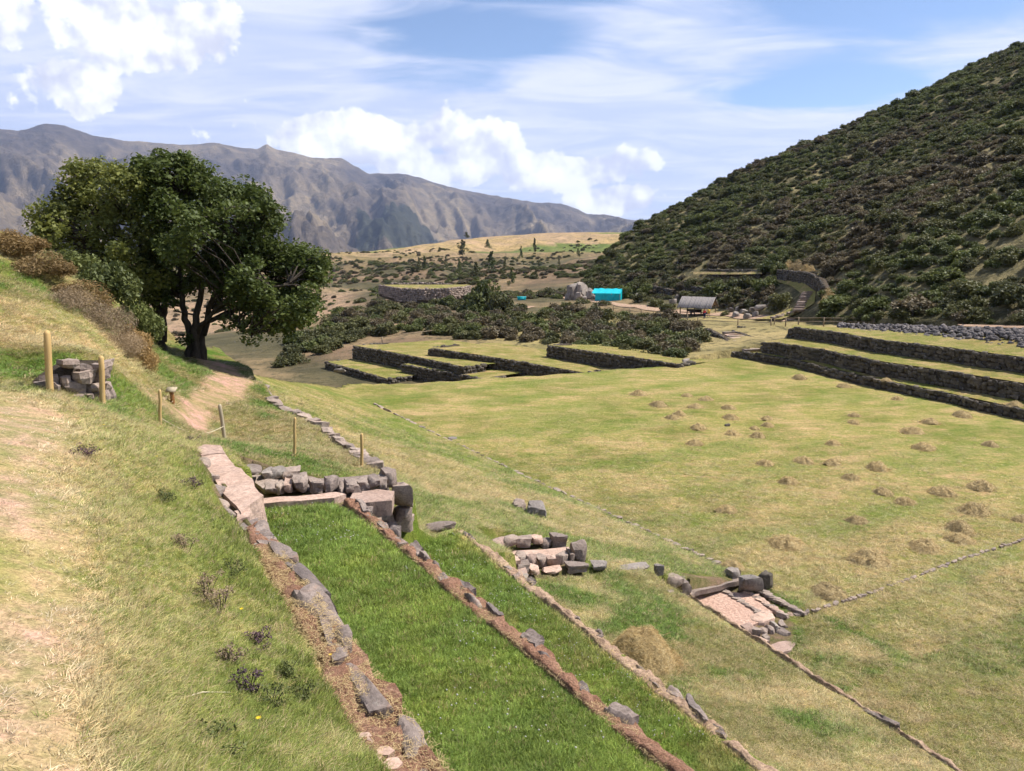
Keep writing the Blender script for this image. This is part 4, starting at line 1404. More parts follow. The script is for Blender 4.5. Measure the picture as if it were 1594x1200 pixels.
# --- middle fountain
p = at_d(835, 885, 17.6)
F2 = empty('stone_fountain', tuple(p))
tag(F2, 'middle stone fountain, a low block wall with pink top in the grass', 'stone fountain')
F2W, F2P = part_of(F2, 'block_wall'), part_of(F2, 'front_paving')
poly_slab(F2, 'slab', [at_d(776, 868, 17.4), at_d(800, 858, 18.2), at_d(885, 851, 18.6), at_d(892, 862, 18.0), at_d(838, 873, 17.5)], 0.35, 'slab', 21, 0.03)
for a, b, c, d_, dd, m_ in ((835, 852, 867, 888, 17.5, 'stone'), (850, 865, 868, 888, 17.5, 'slab'), (863, 886, 864, 886, 17.7, 'stone'), (884, 894, 860, 884, 17.8, 'stone'), (888, 915, 845, 881, 17.9, 'stone'),
                            (857, 884, 833, 853, 18.7, 'stone'), (842, 860, 842, 854, 18.7, 'stone'), (756, 785, 845, 859, 17.9, 'slab'), (744, 759, 850, 860, 17.8, 'stone'), (770, 790, 868, 880, 17.0, 'stone'), (786, 806, 872, 886, 16.9, 'slab'),
                            (803, 824, 878, 892, 16.8, 'stone'), (822, 840, 884, 897, 16.8, 'slab'), (780, 800, 884, 898, 16.5, 'stone'), (800, 822, 892, 905, 16.4, 'slab'), (806, 822, 898, 908, 16.2, 'stone_grey'),
                            (845, 876, 887, 895, 17.1, 'slab'), (880, 919, 879, 891, 17.3, 'stone'), (820, 835, 868, 880, 17.3, 'slab'), (800, 820, 862, 874, 17.5, 'stone')):
    stone_px(F2P if dd < 17.2 else F2W, a, b, c, d_, dd, 0.40, m_, TA * 0.5, 0.85)
for a, b, c, d_, dd in ((742, 764, 848, 864, 17.7), (762, 786, 842, 858, 18.1), (783, 806, 839, 854, 18.4), (803, 828, 837, 852, 18.6), (826, 846, 836, 850, 18.7), (748, 772, 862, 878, 17.2), (758, 778, 876, 890, 16.8)):
    stone_px(F2W, a, b, c, d_, dd, 0.35, 'stone' if a % 2 else 'slab', TA * 0.5, 0.8)
for nm, a, b, c, d_, dd, dp, lab, m_ in (('flagstone', 920, 946, 879, 889, 17.6, 0.45, 'flat grey flagstone just right of the middle fountain', 'stone_grey'),
                                         ('flagstone', 962, 1015, 882, 892, 18.0, 0.40, 'long flat grey flagstone in the grass between the fountains', 'stone_grey'),
                                         ('standing_slab', 1018, 1036, 878, 899, 18.0, 0.14, 'small grey slab tilted upright in the grass', 'stone_grey'),
                                         ('flagstone', 657, 707, 817, 829, 14.8, 0.35, 'flat stones at the far end of the second green terrace', 'stone'),
                                         ('boulder', 794, 820, 779, 800, 23.0, 0.5, 'rough brown boulder, left one of a pair on the lawn', 'stone'),
                                         ('boulder', 818, 851, 785, 811, 22.5, 0.6, 'pale rounded boulder, right one of a pair on the lawn', 'stone_grey'),
                                         ('rock', 1028, 1058, 927, 942, 16.6, 0.4, 'low grey rock on the grass above the sunken basin', 'stone'),
                                         ('rock', 247, 272, 676, 694, 12.6, 0.35, 'pinkish rock beside the path end near the fence post', 'slab'),
                                         ('rock', 1128, 1137, 660, 668, 41.0, 0.3, 'tiny dark stone alone among the hay heaps', 'stone_dark'),
                                         ('rock', 697, 712, 681, 689, 38.0, 0.4, 'small grey stone on the plaza edge line', 'stone_grey'),
                                         ('rock', 520, 536, 574, 580, 56, 0.5, 'small stone on the far edge of the lawn', 'stone_grey')):
    o = stone_px(None, a, b, c, d_, dd, dp, m_, 0.2, 0.5, None, 0.3)
    o.name = nm
    tag(o, lab, 'stone')
o = poly_slab(None, 'flagstone', [at_d(718, 815, 20.5), at_d(731, 809, 21.2), at_d(752, 821, 20.6), at_d(738, 825, 20.0)], 0.10, 'slab', 23, 0.015)
tag(o, 'flat pale flagstone lying on the lawn beyond the upper fountain', 'stone')

# --- lower sunken basin
p = at_z(1150, 950, -9.6)
F3 = empty('sunken_basin', tuple(p))
tag(F3, 'sunken stone basin with pink sandy floor at the plaza corner', 'stone basin')
Z3 = -9.50
poly_slab(F3, 'basin_floor', [at_z(1070, 936, Z3), at_z(1085, 928, Z3), at_z(1126, 921, Z3), at_z(1186, 957, Z3), at_z(1197, 962, Z3), at_z(1157, 979, Z3)], 0.15, 'pinkfloor', 31, 0.01)
poly_slab(F3, 'basin_floor', [at_z(1130, 921, Z3 + .03), at_z(1163, 923, Z3 + .03), at_z(1203, 953, Z3 + .03), at_z(1186, 957, Z3 + .03)], 0.15, 'pinkfloor', 32, 0.01)
F3D, F3K, F3C, F3O = part_of(F3, 'divider'), part_of(F3, 'kerb'), part_of(F3, 'channel'), part_of(F3, 'outlet_face')
for i in range(9):       # low divider
    k = i / 8
    a, b = 1126 + k * 58, 921 + k * 36
    stone_px(F3D, a - 5, a + 5, b - 3, b + 3, at_z(a, b, Z3)[1], 0.25, 'stone', 0.9, 0.8)
for i in range(10):      # right edge
    k = i / 9
    a, b = 1160 + k * 60, 922 + k * 38
    stone_px(F3K, a - 6, a + 6, b - 4, b + 4, at_z(a, b, Z3)[1], 0.3, 'slab' if i % 3 else 'stone', 0.9, 0.8)
for i in range(12):      # outer channel
    k = i / 11
    a, b = 1184 + k * 64, 922 + k * 34
    stone_px(F3C, a - 5, a + 5, b - 3.2, b + 3.2, at_z(a, b, Z_P + .06)[1], 0.3, 'stone', 0.9, 0.8)
# bank with stone lintel over a dark gap
LB = [at_d(1046, 918, 19.4), at_d(1150, 893, 20.9)]
poly_slab(F3, 'lintel', [at_d(1070, 925, 19.3), at_d(1112, 914, 20.0), at_d(1154, 903, 20.6), at_d(1150, 893, 21.2), at_d(1105, 900, 20.8), at_d(1058, 911, 20.0)], 0.14, 'stone', 33, 0.035)
poly_slab(F3, 'earth_bank', [at_d(1042, 914, 19.6), at_d(1058, 912, 19.9), at_d(1105, 902, 20.7), at_d(1150, 895, 21.1), at_d(1128, 885, 21.9), at_d(1060, 896, 20.9)], 0.5, 'pathdirt', 34, 0.05)
g = Geo()
a, b = np.array(at_d(1076, 938, 19.9)), np.array(at_d(1156, 913, 21.2))
mid = (a + b) / 2
g.box(mid - np.array(F3.location) + np.array((-.1, .3, 0.1)), (float(np.linalg.norm(b - a)), 0.3, 0.5), np.array(Matrix.Rotation(math.atan2(b[1] - a[1], b[0] - a[0]), 3, 'Z')))
g.obj('back_wall', M['core'], F3)
for a_, b_, c_, d_, dd in ((1052, 1074, 904, 932, 19.2), (1040, 1060, 900, 920, 19.0), (1064, 1080, 922, 940, 19.3)):
    stone_px(F3, a_, b_, c_, d_, dd, 0.4, 'stone', 0.4, 0.7)
for i in range(7):
    k = i / 6
    q_ = a + (b - a) * k
    place_stone(F3, q_ + np.array((0.05, -0.12, -0.02)), (0.34, 0.3, 0.26), 0.5, 'stone', i, (0, 0), boxy=0.7)
for a, b, c, d_, dd, dp, m_ in ((1134, 1155, 887, 908, 20.8, 0.4, 'stone_grey'), (1154, 1187, 898, 926, 20.0, 0.5, 'stone_grey'), (1164, 1213, 963, 981, 18.5, 0.55, 'slab'), (1212, 1239, 961, 973, 18.9, 0.5, 'slab'),
                                (1154, 1176, 975, 996, 17.9, 0.35, 'slab'), (1168, 1186, 978, 995, 17.9, 0.3, 'stone'), (1184, 1196, 981, 995, 18.0, 0.3, 'stone'), (1194, 1205, 976, 991, 18.1, 0.3, 'stone'), (1203, 1213, 972, 987, 18.2, 0.3, 'stone_grey'),
                                (1212, 1225, 971, 982, 18.4, 0.3, 'stone'), (1209, 1226, 984, 999, 18.0, 0.4, 'stone'), (1188, 1198, 991, 1002, 17.7, 0.25, 'stone'), (1222, 1242, 957, 966, 19.3, 0.4, 'stone'), (1180, 1196, 996, 1006, 17.3, 0.3, 'slab')):
    stone_px(F3O if c > 955 else F3, a, b, c, d_, dd, dp, m_, 0.3, 0.55 if (b - a) > 25 and m_ == 'stone_grey' else 0.75)
poly_slab(F3, 'outflow_slab', [at_d(1199, 1004, 17.3), at_d(1222, 996, 17.7), at_d(1240, 1000, 17.6), at_d(1232, 1011, 17.2), at_d(1211, 1017, 16.9)], 0.2, 'slab', 36, 0.02)
g = Geo()
q_ = np.array(at_d(1195, 992, 18.3))
g.box(q_ - np.array(F3.location), (0.55, 0.5, 0.4))
g.obj('outlet', M['core'], F3)
o = stone_px(None, 1184, 1206, 893, 920, 20.6, 0.45, 'stone_dark', 0.3, 0.5, None, 0.3)
o.name = 'boulder'
tag(o, 'dark brown boulder standing right of the sunken basin', 'stone')

# --- dry stone wall by the path on the left
LW = [np.array(p) for p in (at_d(50, 588, 11.35), at_d(84, 571, 11.45), at_d(110, 563, 11.6), at_d(140, 559, 11.85), at_d(160, 556, 12.2))]
W1 = empty('stone_wall', (LW[0][0], LW[0][1], -2.3))
tag(W1, 'small grey dry stone wall between the two tallest posts on the left', 'stone wall')
wall_stones(W1, LW, None, [-2.25, -2.4, -2.5, -2.6, -2.7], 'stone', 0.22, 0.17, 0.3, -1.0, 77, 0.5, 5)

# ------------------------------------------------------------------ posts, sign, rope


def round_post(root_name, px, py_b, py_t, d, wpx, label, mat='post', lean=0.0):
    d = float(drop(px, py_b)[1])
    b, t = np.array(at_d(px, py_b, d)), np.array(at_d(px + lean, py_t, d))
    r = wpx * 0.5 * d / F
    g = Geo()
    rng = np.random.default_rng(int(px))
    pts = [b - b + np.array((0, 0, -0.35))] + [(t - b) * k + rng.normal(0, 0.004, 3) for k in (0, 0.35, 0.7, 0.96)] + [t - b + np.array((0, 0, r * 0.25))]
    g.tube(pts, [r * 1.08, r * 1.05, r, r * 0.98, r * 0.95, r * 0.6], 14)
    o = g.obj(root_name, M[mat], None, True)
    o.location = b
    tag(o, label, 'post', 'wooden posts along the path')
    return o


round_post('wooden_post', 78, 610, 516, 10.7, 10.5, 'tallest round wooden post, leftmost, left of the small stone wall', lean=-5)
round_post('wooden_post', 160, 626, 555, 12.0, 8.5, 'round wooden post just right of the small stone wall', lean=-3)
PA = round_post('wooden_post', 250, 661, 607, 15.6, 5, 'wooden post at the left of the lower path, by the small sign', lean=-1)
PB = round_post('wooden_post', 350, 686, 630, 15.3, 6, 'greyish leaning post at the far end of the pink slab', 'post_old', lean=-8)
round_post('wooden_post', 458, 710, 650, 14.9, 4.6, 'slim yellow post in the middle of the upper lawn', lean=1)
round_post('wooden_post', 563, 726, 675, 15.2, 5, 'slim yellow post, rightmost, at the corner of the upper lawn')
sp = drop(269, 629)
SG = empty('path_sign', tuple(sp))
tag(SG, 'small slanted wooden sign on a short reddish post', 'sign')
g = Geo()
g.tube([(0, 0, -0.3), (0, 0, 0.18), (-0.015, 0, 0.31)], 0.045, 10)
g.obj('post', M['sign'], SG, True)
g = Geo()
g.box((0.0, -0.02, 0.335), (0.22, 0.16, 0.03), np.array(Matrix.Rotation(0.5, 3, 'X')))
g.obj('board', M['post_old'], SG)
g = Geo()
a, b = np.array(PA.location) + np.array((0, 0, .12)), np.array(PB.location) + np.array((0, 0, .33))
g.tube([a + (b - a) * k - np.array((0, 0, 0.22 * math.sin(k * math.pi))) for k in np.linspace(0, 1, 14)], 0.008, 6)
tag(g.obj('rope', M['rope'], None, True), 'slack pale rope between two posts across the lower path', 'rope')

# ------------------------------------------------------------------ hay


def hay_mesh(seed, nst, L, w, flat=1.0, lump=0.85, wob=0.42):
    """mound of radius about 0.5, height about 0.33 ; returns body and strands"""
    rng = np.random.default_rng(seed)
    nr, na = 9, 26
    V, q = [], []

    def hgt(r, a):
        k = 1 + wob * (fbm(np.cos(a) * 2 + 5, np.sin(a) * 2 + 5, seed, 3) - 0.5) * 2
        rr = r / (0.5 * k)
        return np.maximum(0.34 * flat * (1 - rr ** 2.2) * (0.85 + lump * (fbm(r * np.cos(a) * 6 + 20, r * np.sin(a) * 6, seed + 1, 3) - 0.5)), -0.03)
    for i in range(nr + 1):
        r = 0.56 * i / nr
        for j in range(na):
            a = 2 * math.pi * j / na
            V.append((r * math.cos(a), r * math.sin(a), float(hgt(np.array(r), np.array(a)))))
    for i in range(nr):
        for j in range(na):
            q.append([i * na + j, i * na + (j + 1) % na, (i + 1) * na + (j + 1) % na, (i + 1) * na + j][::-1])
    body = mesh_np('mound', V, np.array(q), M['hay'], True)
    r = np.where(rng.uniform(0, 1, nst) < 0.85, 0.58, 0.95) * np.sqrt(rng.uniform(0, 1, nst)); a = rng.uniform(0, 6.283, nst)
    p = np.c_[r * np.cos(a), r * np.sin(a), hgt(r, a) + rng.uniform(-0.01, 0.03, nst)]
    p[:, 2] = np.maximum(p[:, 2], 0.005)
    th = rng.uniform(0, 6.283, nst)
    dz = rng.normal(0, 0.25, nst) - 0.25 * r
    d = np.c_[np.cos(th), np.sin(th), dz]; d /= np.linalg.norm(d, axis=1)[:, None]
    s = np.cross(d, rng.normal(0, 1, (nst, 3))); s /= np.linalg.norm(s, axis=1)[:, None] + 1e-9
    ll = L * rng.uniform(0.5, 1.3, nst)[:, None]
    bend = np.c_[np.zeros((nst, 2)), -0.2 * ll[:, 0]]
    P = np.stack([p - d * ll * .5 - s * w, p - d * ll * .5 + s * w, p + d * ll * .5 + s * w + bend, p + d * ll * .5 - s * w + bend], axis=1).reshape(-1, 3)
    f = np.arange(nst * 4).reshape(-1, 4)
    v = np.repeat(rng.uniform(0, 1, nst), 4)
    strands = mesh_np('strands', P, f, M['straw'], False, {'v': v})
    return body, strands


HAY = [hay_mesh(300 + i, 1100, 0.17, 0.0042) for i in range(8)]


def hay_heap(pos, width, height, label, v, name='hay_heap', rz=0.0, group='hay heaps drying on the plaza'):
    r = empty(name, tuple(pos), rz)
    r.scale = (width, width * random.uniform(0.8, 1.05), height / 0.34)
    tag(r, label, 'hay heap', group)
    link('mound', v[0], r)
    tag(link('strands', v[1], r), kind='stuff')
    return r


hay_px = [(730, 15, 60), (1065, 25, 40), (900, 48, 55), (1105, 98, 50), (1560, 118, 60), (1355, 157, 80), (940, 165, 45), (935, 190, 45), (1230, 188, 65), (1165, 220, 80), (1465, 275, 60), (1205, 282, 80),
          (107, 78, 60), (295, 85, 40), (370, 97, 50), (185, 120, 65), (330, 127, 55), (455, 130, 60), (265, 155, 50), (240, 172, 55), (465, 167, 60), (605, 172, 50), (608, 200, 50), (555, 212, 45), (340, 208, 65),
          (468, 232, 60), (565, 242, 65), (325, 265, 60), (857, 270, 65), (595, 342, 65), (745, 332, 70), (857, 343, 65), (1030, 358, 95), (685, 412, 85), (930, 400, 70), (1050, 452, 75), (1280, 452, 95), (1430, 432, 100),
          (1137, 490, 80), (1400, 520, 110), (450, 523, 85), (950, 563, 95), (1350, 588, 120), (1345, 630, 105), (1585, 562, 70), (680, 648, 120), (1210, 660, 125), (990, 703, 155), (475, 740, 95), (840, 830, 130)]
hp = []
for zx, zy, w in hay_px:
    px, py, wp = 950 + zx / 2.475, 580 + (zy + 0.13 * w) / 2.475, w / 2.475
    hp.append((px, py, wp))
hp.sort(key=lambda k: -k[1])
ORD = ['nearest', 'second nearest', 'third nearest', 'fourth nearest', 'fifth nearest', 'sixth nearest', 'seventh nearest', 'eighth nearest', 'ninth nearest', 'tenth nearest']


def where(px):
    return 'left' if px < 1180 else ('middle' if px < 1380 else 'right')


rows = {}
for i, (px, py, wp) in enumerate(hp):
    onw = None
    if py < 600 and 1370 < px < 1400 : onw = 1
    z = -8.95 if ((px > 1370 and py < 597) or (px > 1570 and py < 635)) else Z_P
    pos = at_z(px, py, z)
    pos[2] = ground_xy(pos[0], pos[1]) if z == Z_P and py > 560 else z
    key = where(px)
    rows.setdefault(key, 0)
    k = rows[key]
    rows[key] += 1
    side = {'left': 'on the left part of the plaza', 'middle': 'in the middle part of the plaza', 'right': 'on the right part of the plaza'}[key]
    if z != Z_P:
        lab = 'hay heap on the grass strip above the lowest right wall, ' + ('at the frame edge' if px > 1500 else 'far one')
        rows[key] -= 1
    else:
        words = ORD[k] if k < 10 else '%dth nearest' % (k + 1)
        lab = ('large' if wp > 45 else 'small' if wp < 24 else 'low') + ' brown hay heap, ' + words + ' of those ' + side
    width = wp * pos[1] / F * 1.05
    hay_heap(pos, width, max(0.17, width * 0.29), lab, HAY[i % 8], rz=random.uniform(0, 6.28))
BIG = hay_mesh(400, 8000, 0.07, 0.0016, 1.15, 0.35, 0.2)
pb = at_d(997, 1033, 13.3)
pb[2] = ground_xy(pb[0], pb[1]) - 0.02
hay_heap(pb, 1.36, 0.60, 'big golden haystack on the terrace beside the third retaining wall', BIG, 'haystack', 0.4, None)

# ------------------------------------------------------------------ trees and shrubs


def leaf_cards(c, rng, size, up=0.35, asp=0.55):
    """rectangular leaves (two triangles) at points c"""
    n = len(c)
    nrm = rng.normal(0, 1, (n, 3)); nrm[:, 2] = np.abs(nrm[:, 2]) + up
    nrm /= np.linalg.norm(nrm, axis=1)[:, None]
    a = np.cross(nrm, rng.normal(0, 1, (n, 3))); a /= np.linalg.norm(a, axis=1)[:, None] + 1e-9
    b = np.cross(nrm, a)
    s = (size * rng.uniform(0.6, 1.4, n))[:, None]
    P = np.stack([c - a * s, c - b * s * asp + nrm * s * 0.15, c + a * s, c + b * s * asp + nrm * s * 0.15], axis=1).reshape(-1, 3)
    return P, np.arange(n * 4).reshape(-1, 4)


def foliage_mesh(name, cl, rad, per, size, mat, seed, up=0.35, asp=0.55, hollow=0.35):
    rng = np.random.default_rng(seed)
    cl = np.asarray(cl, float)
    rad = np.full(len(cl), rad) if np.isscalar(rad) else np.asarray(rad)
    n = len(cl) * per
    d = rng.normal(0, 1, (n, 3)); d /= np.linalg.norm(d, axis=1)[:, None]
    r = (hollow + (1 - hollow) * rng.uniform(0, 1, n) ** 0.6)
    d[:, 2] *= 0.75
    c = np.repeat(cl, per, axis=0) + d * (r * np.repeat(rad, per))[:, None]
    P, f = leaf_cards(c, rng, size, up, asp)
    tone = np.repeat(np.clip(rng.normal(0.45, 0.2, len(cl)), 0, 1), per) * 0.55 + rng.uniform(0, 1, n) * 0.45
    return mesh_np(name, P, f, mat, False, {'v': np.repeat(tone, 4)})


def sample_poly(poly, n, rng):
    poly = np.array(poly, float)
    lo, hi = poly.min(0), poly.max(0)
    out = np.empty((0, 2))
    while len(out) < n:
        p = rng.uniform(lo, hi, (n * 2, 2))
        out = np.r_[out, p[in_poly(p[:, 0], p[:, 1], poly)]]
    return out[:n]


def edge_dist(p, poly):
    poly = np.array(poly, float)
    best = np.full(len(p), 1e9)
    for i in range(len(poly)):
        a, b = poly[i], poly[(i + 1) % len(poly)]
        ab = b - a
        k = np.clip(((p - a) @ ab) / (ab @ ab), 0, 1)
        best = np.minimum(best, np.linalg.norm(p - a - k[:, None] * ab, axis=1))
    return best


def big_tree(base, stems, poly, dist, n_cl, label, mat, seed, holes=(), per=170, extra=()):
    """a broad tree: stems (lists of pixel points) carry limbs to leaf clusters filling the outline"""
    rng = np.random.default_rng(seed)
    root = empty('tree', tuple(base))
    tag(root, label, 'tree')
    o = np.array(base)
    pc = sample_poly(poly, n_cl, rng)
    for hx, hy, hr, keep in holes:
        m = (np.hypot(pc[:, 0] - hx, pc[:, 1] - hy) > hr) | (rng.uniform(0, 1, len(pc)) < keep)
        pc = pc[m]
    # lumpy: gather the clusters into boughs
    nb = 26
    boughs = sample_poly(poly, nb, rng)
    near = np.argmin(np.linalg.norm(pc[:, None] - boughs[None], axis=2), axis=1)
    pc = pc + (boughs[near] - pc) * 0.16
    ed = edge_dist(pc, poly)
    half = np.sqrt(np.clip(ed, 0, 90) / 90) * 3.6 + 0.3
    bd = rng.uniform(-1, 1, nb)
    dep = dist + half * np.clip(0.6 * bd[near] + rng.uniform(-0.75, 0.75, len(pc)), -1, 1)
    cl = np.array([at_d(a, b, d) for (a, b), d in zip(pc, dep)])
    for a, b, dd in extra:
        cl = np.r_[cl, [at_d(a, b, dd)]]
    rad = rng.uniform(0.28, 0.66, len(cl))
    ft = foliage_mesh('crown', cl - o, rad, per, 0.075, M[mat], seed + 1, 0.5, 0.6)
    link('crown', ft, root)
    # stems
    tips = []
    for k, (pts, r0, r1) in enumerate(stems):
        P = np.array([at_d(a, b, dist + dd) for a, b, dd in pts]) - o
        s = np.linspace(0, len(P) - 1, len(P) * 4)
        Q = np.c_[[np.interp(s, np.arange(len(P)), P[:, j]) for j in range(3)]].T
        Q[1:] += rng.normal(0, 0.03, (len(Q) - 1, 3))
        R = np.linspace(r0 * 0.8, r1 * 0.8, len(Q))
        R[:2] *= 1.25
        Q[0, 2] -= 0.4
        g = Geo()
        g.tube(Q, R, 10)
        g.obj('trunk', M['bark'], root, True)
        tips.append(Q[len(Q) // 3:])
    # limbs to each cluster, one mesh (too fine to count)
    allp = np.concatenate(tips)
    g = Geo()
    for i, c in enumerate(cl - o):
        dd = np.linalg.norm(allp - c, axis=1) + np.maximum(0, allp[:, 2] - c[2] + 0.3) * 2
        a = allp[int(np.argmin(dd))]
        m = a * 0.5 + c * 0.5 + np.array((0, 0, 0.12 * np.linalg.norm(c - a))) + rng.normal(0, 0.12, 3)
        L = np.linalg.norm(c - a)
        g.tube([a, a * .7 + m * .3 , m, m * .4 + c * .6, c], [min(0.09, 0.02 + 0.018 * L), 0.035, 0.026, 0.018, 0.008], 5, False)
    tag(g.obj('branches', M['bark'], root, True), kind='stuff')
    return root


def on_ground(px, py, d):
    p = np.array(at_d(px, py, d))
    p[2] = float(ground_xy(p[0], p[1]))
    return p


crownL = [(45, 345), (62, 318), (95, 300), (100, 262), (140, 252), (175, 255), (215, 250), (240, 262), (258, 330), (262, 400), (255, 450), (232, 470), (190, 455), (140, 445), (95, 440), (75, 440), (48, 410)]
crownR = [(215, 252), (250, 240), (280, 243), (330, 265), (338, 282), (395, 292), (425, 305), (437, 335), (428, 365), (445, 385), (478, 372), (505, 392), (508, 412), (492, 440), (495, 465), (472, 508), (440, 514), (402, 498), (375, 476), (345, 460), (325, 440), (300, 455), (270, 462), (235, 475), (225, 440), (235, 380), (225, 310)]
big_tree(on_ground(250, 545, 28.7), [([(252, 546, 0), (251, 520, 0), (247, 480, 0.2), (232, 420, 0.3), (205, 350, 0.2)], 0.24, 0.06), ([(251, 515, 0.0), (258, 470, 0.3), (250, 400, 0.6), (240, 320, 0.5)], 0.17, 0.05),
                                     ([(247, 480, 0.1), (200, 430, -0.6), (140, 380, -1.0)], 0.12, 0.04), ([(232, 420, 0.2), (170, 350, 0.8), (120, 300, 1.0)], 0.1, 0.03)],
         crownL, 28.4, 280, 'broad dark green tree, left half of the pair, on a single trunk', 'leaf', 501, [(90, 370, 16, 0.5)], 105)
big_tree(on_ground(305, 556, 27.7), [([(298, 556, 0), (293, 520, 0), (283, 470, 0.2), (280, 400, 0.3), (290, 310, 0.2)], 0.20, 0.05), ([(306, 558, -0.1), (303, 515, -0.1), (310, 460, 0), (330, 390, 0.2), (345, 320, 0.3)], 0.20, 0.05),
                                     ([(314, 556, 0.1), (318, 510, 0.1), (330, 465, 0.2), (370, 410, 0), (405, 345, 0)], 0.17, 0.05), ([(303, 515, 0), (345, 475, -0.8), (400, 455, -1.2), (450, 440, -1.2)], 0.10, 0.03),
                                     ([(330, 465, 0.3), (400, 420, 1.0), (475, 405, 1.0)], 0.09, 0.03), ([(318, 505, 0), (352, 490, -1), (372, 512, -1.4), (392, 520, -1.5)], 0.06, 0.02)],
         crownR, 27.9, 480, 'broad dark green tree, right half of the pair, on several clustered stems', 'leaf2', 502, [(305, 450, 16, 0.3), (335, 425, 14, 0.5), (270, 330, 14, 0.25), (385, 400, 10, 0.4), (330, 350, 11, 0.4)], 125,
         [(388, 507, 26.4), (392, 522, 26.3), (358, 500, 26.8), (425, 512, 26.8), (450, 505, 27.2), (412, 490, 26.4), (430, 496, 26.2), (455, 488, 26.5), (398, 478, 26.3), (470, 500, 27.0), (440, 480, 26.0), (385, 470, 26.2), (462, 470, 26.2), (418, 468, 26.0), (482, 478, 26.8), (405, 505, 27.2), (437, 518, 27.0), (370, 470, 26.4), (480, 450, 26.5), (265, 470, 27), (288, 528, 27.6)])


def bush_mesh(name, seed, mat, n_lobe=11, per=110, size=0.075, tall=0.9, asp=0.55):
    rng = np.random.default_rng(seed)
    a = rng.uniform(0, 6.283, n_lobe)
    r = 0.62 * np.sqrt(rng.uniform(0, 1, n_lobe))
    h = (0.25 + 0.6 * (1 - r / 0.75) * rng.uniform(0.6, 1.25, n_lobe)) * tall
    cl = np.c_[r * np.cos(a), r * np.sin(a), h]
    cl = np.r_[cl, np.c_[0.5 * np.cos(a[:5]), 0.5 * np.sin(a[:5]), np.full(len(a[:5]), 0.18)]]
    return foliage_mesh(name, cl, rng.uniform(0.24, 0.42, len(cl)), per, size, mat, seed + 1, 0.4, asp, 0.3)


SHRUB = {}
for k, n in (('shrub', 5), ('shrub_brown', 4), ('shrub_green', 4)):
    SHRUB[k] = [bush_mesh('shrub', 600 + 17 * i + len(k), M[k]) for i in range(n)]


def put_shrub(pos, w, h, kind, label, group, name='shrub', rng=RNG):
    o = link(name, SHRUB[kind][int(rng.integers(len(SHRUB[kind])))])
    o.location = pos
    o.scale = (w, w, h)
    o.rotation_euler = (0, 0, rng.uniform(0, 6.28))
    tag(o, label, 'shrub', group)
    return o


# dry brush on the bank left of the trees
BR = [bush_mesh('dry_bush', 700 + i, M['bracken'], 16, 420, 0.040, 0.9, 0.3) for i in range(3)]
TW = [bush_mesh('dry_bush', 720 + i, M['twig'], 16, 420, 0.040, 0.8, 0.12) for i in range(2)]
GB = [bush_mesh('dry_bush', 740 + i, M['shrub_green'], 14, 320, 0.045, 0.9, 0.5) for i in range(2)]
dry = [(20, 432, 20, 1.2, 0.75, BR[0], 'orange dry bush at the left frame edge on the bank'), (70, 448, 19.5, 1.2, 0.8, BR[1], 'orange-brown dry bush below the left tree crown'),
       (120, 475, 19, 1.2, 0.85, BR[2], 'tawny dry bush between the bank top and the tangle of twigs'), (120, 520, 17.6, 0.8, 0.9, TW[0], 'grey-brown tangle of bare twigs above the small stone wall'),
       (165, 520, 18.0, 1.0, 1.2, TW[1], 'large pinkish twiggy bush left of the tree trunks'), (205, 530, 18.6, 1.0, 1.25, BR[0], 'tall orange bush nearest to the left tree trunk'),
       (190, 555, 17.4, 0.7, 0.8, TW[0], 'low twiggy bush hanging over the bank foot'), (222, 560, 18.4, 0.6, 0.8, BR[2], 'small rusty bush at the foot of the bank by the trunks'),
       (105, 435, 22.5, 1.4, 1.3, GB[0], 'green bush under the left tree crown'), (165, 470, 22, 1.4, 1.7, GB[1], 'dark green bush behind the twigs, under the crown'),
       (10, 385, 26, 1.3, 0.6, GB[1], 'small green bush on top of the bank at the frame edge'), (40, 392, 26, 1.2, 0.6, BR[1], 'dry bush on the bank crest at far left'), (213, 500, 22, 1.0, 1.4, GB[0], 'green bush touching the left trunk')]
for px, py, d, w, h, me, lab in dry:
    o = link('dry_bush', me)
    p = np.array(at_d(px, py, d))
    p[2] = float(ground_xy(p[0], p[1])) - 0.1
    o.location = p
    o.scale = (w * 0.9, w * 0.9, h)
    o.rotation_euler = (0, 0, random.uniform(0, 6.28))
    tag(o, lab, 'bush', 'dry bushes on the left bank')

# belt of shrubs beyond the far terraces
belt = [(432, 572), (470, 520), (520, 490), (575, 468), (640, 480), (690, 474), (760, 486), (800, 490), (870, 486), (960, 492), (1040, 496), (1088, 512), (1088, 535), (1055, 558), (960, 556), (885, 540), (800, 530), (720, 528), (640, 520), (600, 520), (560, 528), (520, 545), (470, 570)]
rng = np.random.default_rng(9)
bp = sample_poly(belt, 520, rng)
bp = bp[np.argsort(bp[:, 1])]
keep = []
for q in bp:
    if all(np.hypot((q[0] - k[0]) , (q[1] - k[1]) * 2.2) > 13 for k in keep): keep.append(q)
COUNT = {}


def nth(key):
    COUNT[key] = COUNT.get(key, 0) + 1
    n = COUNT[key]
    return '%d%s' % (n, 'th' if 10 < n % 100 < 14 else {1: 'st', 2: 'nd', 3: 'rd'}.get(n % 10, 'th'))


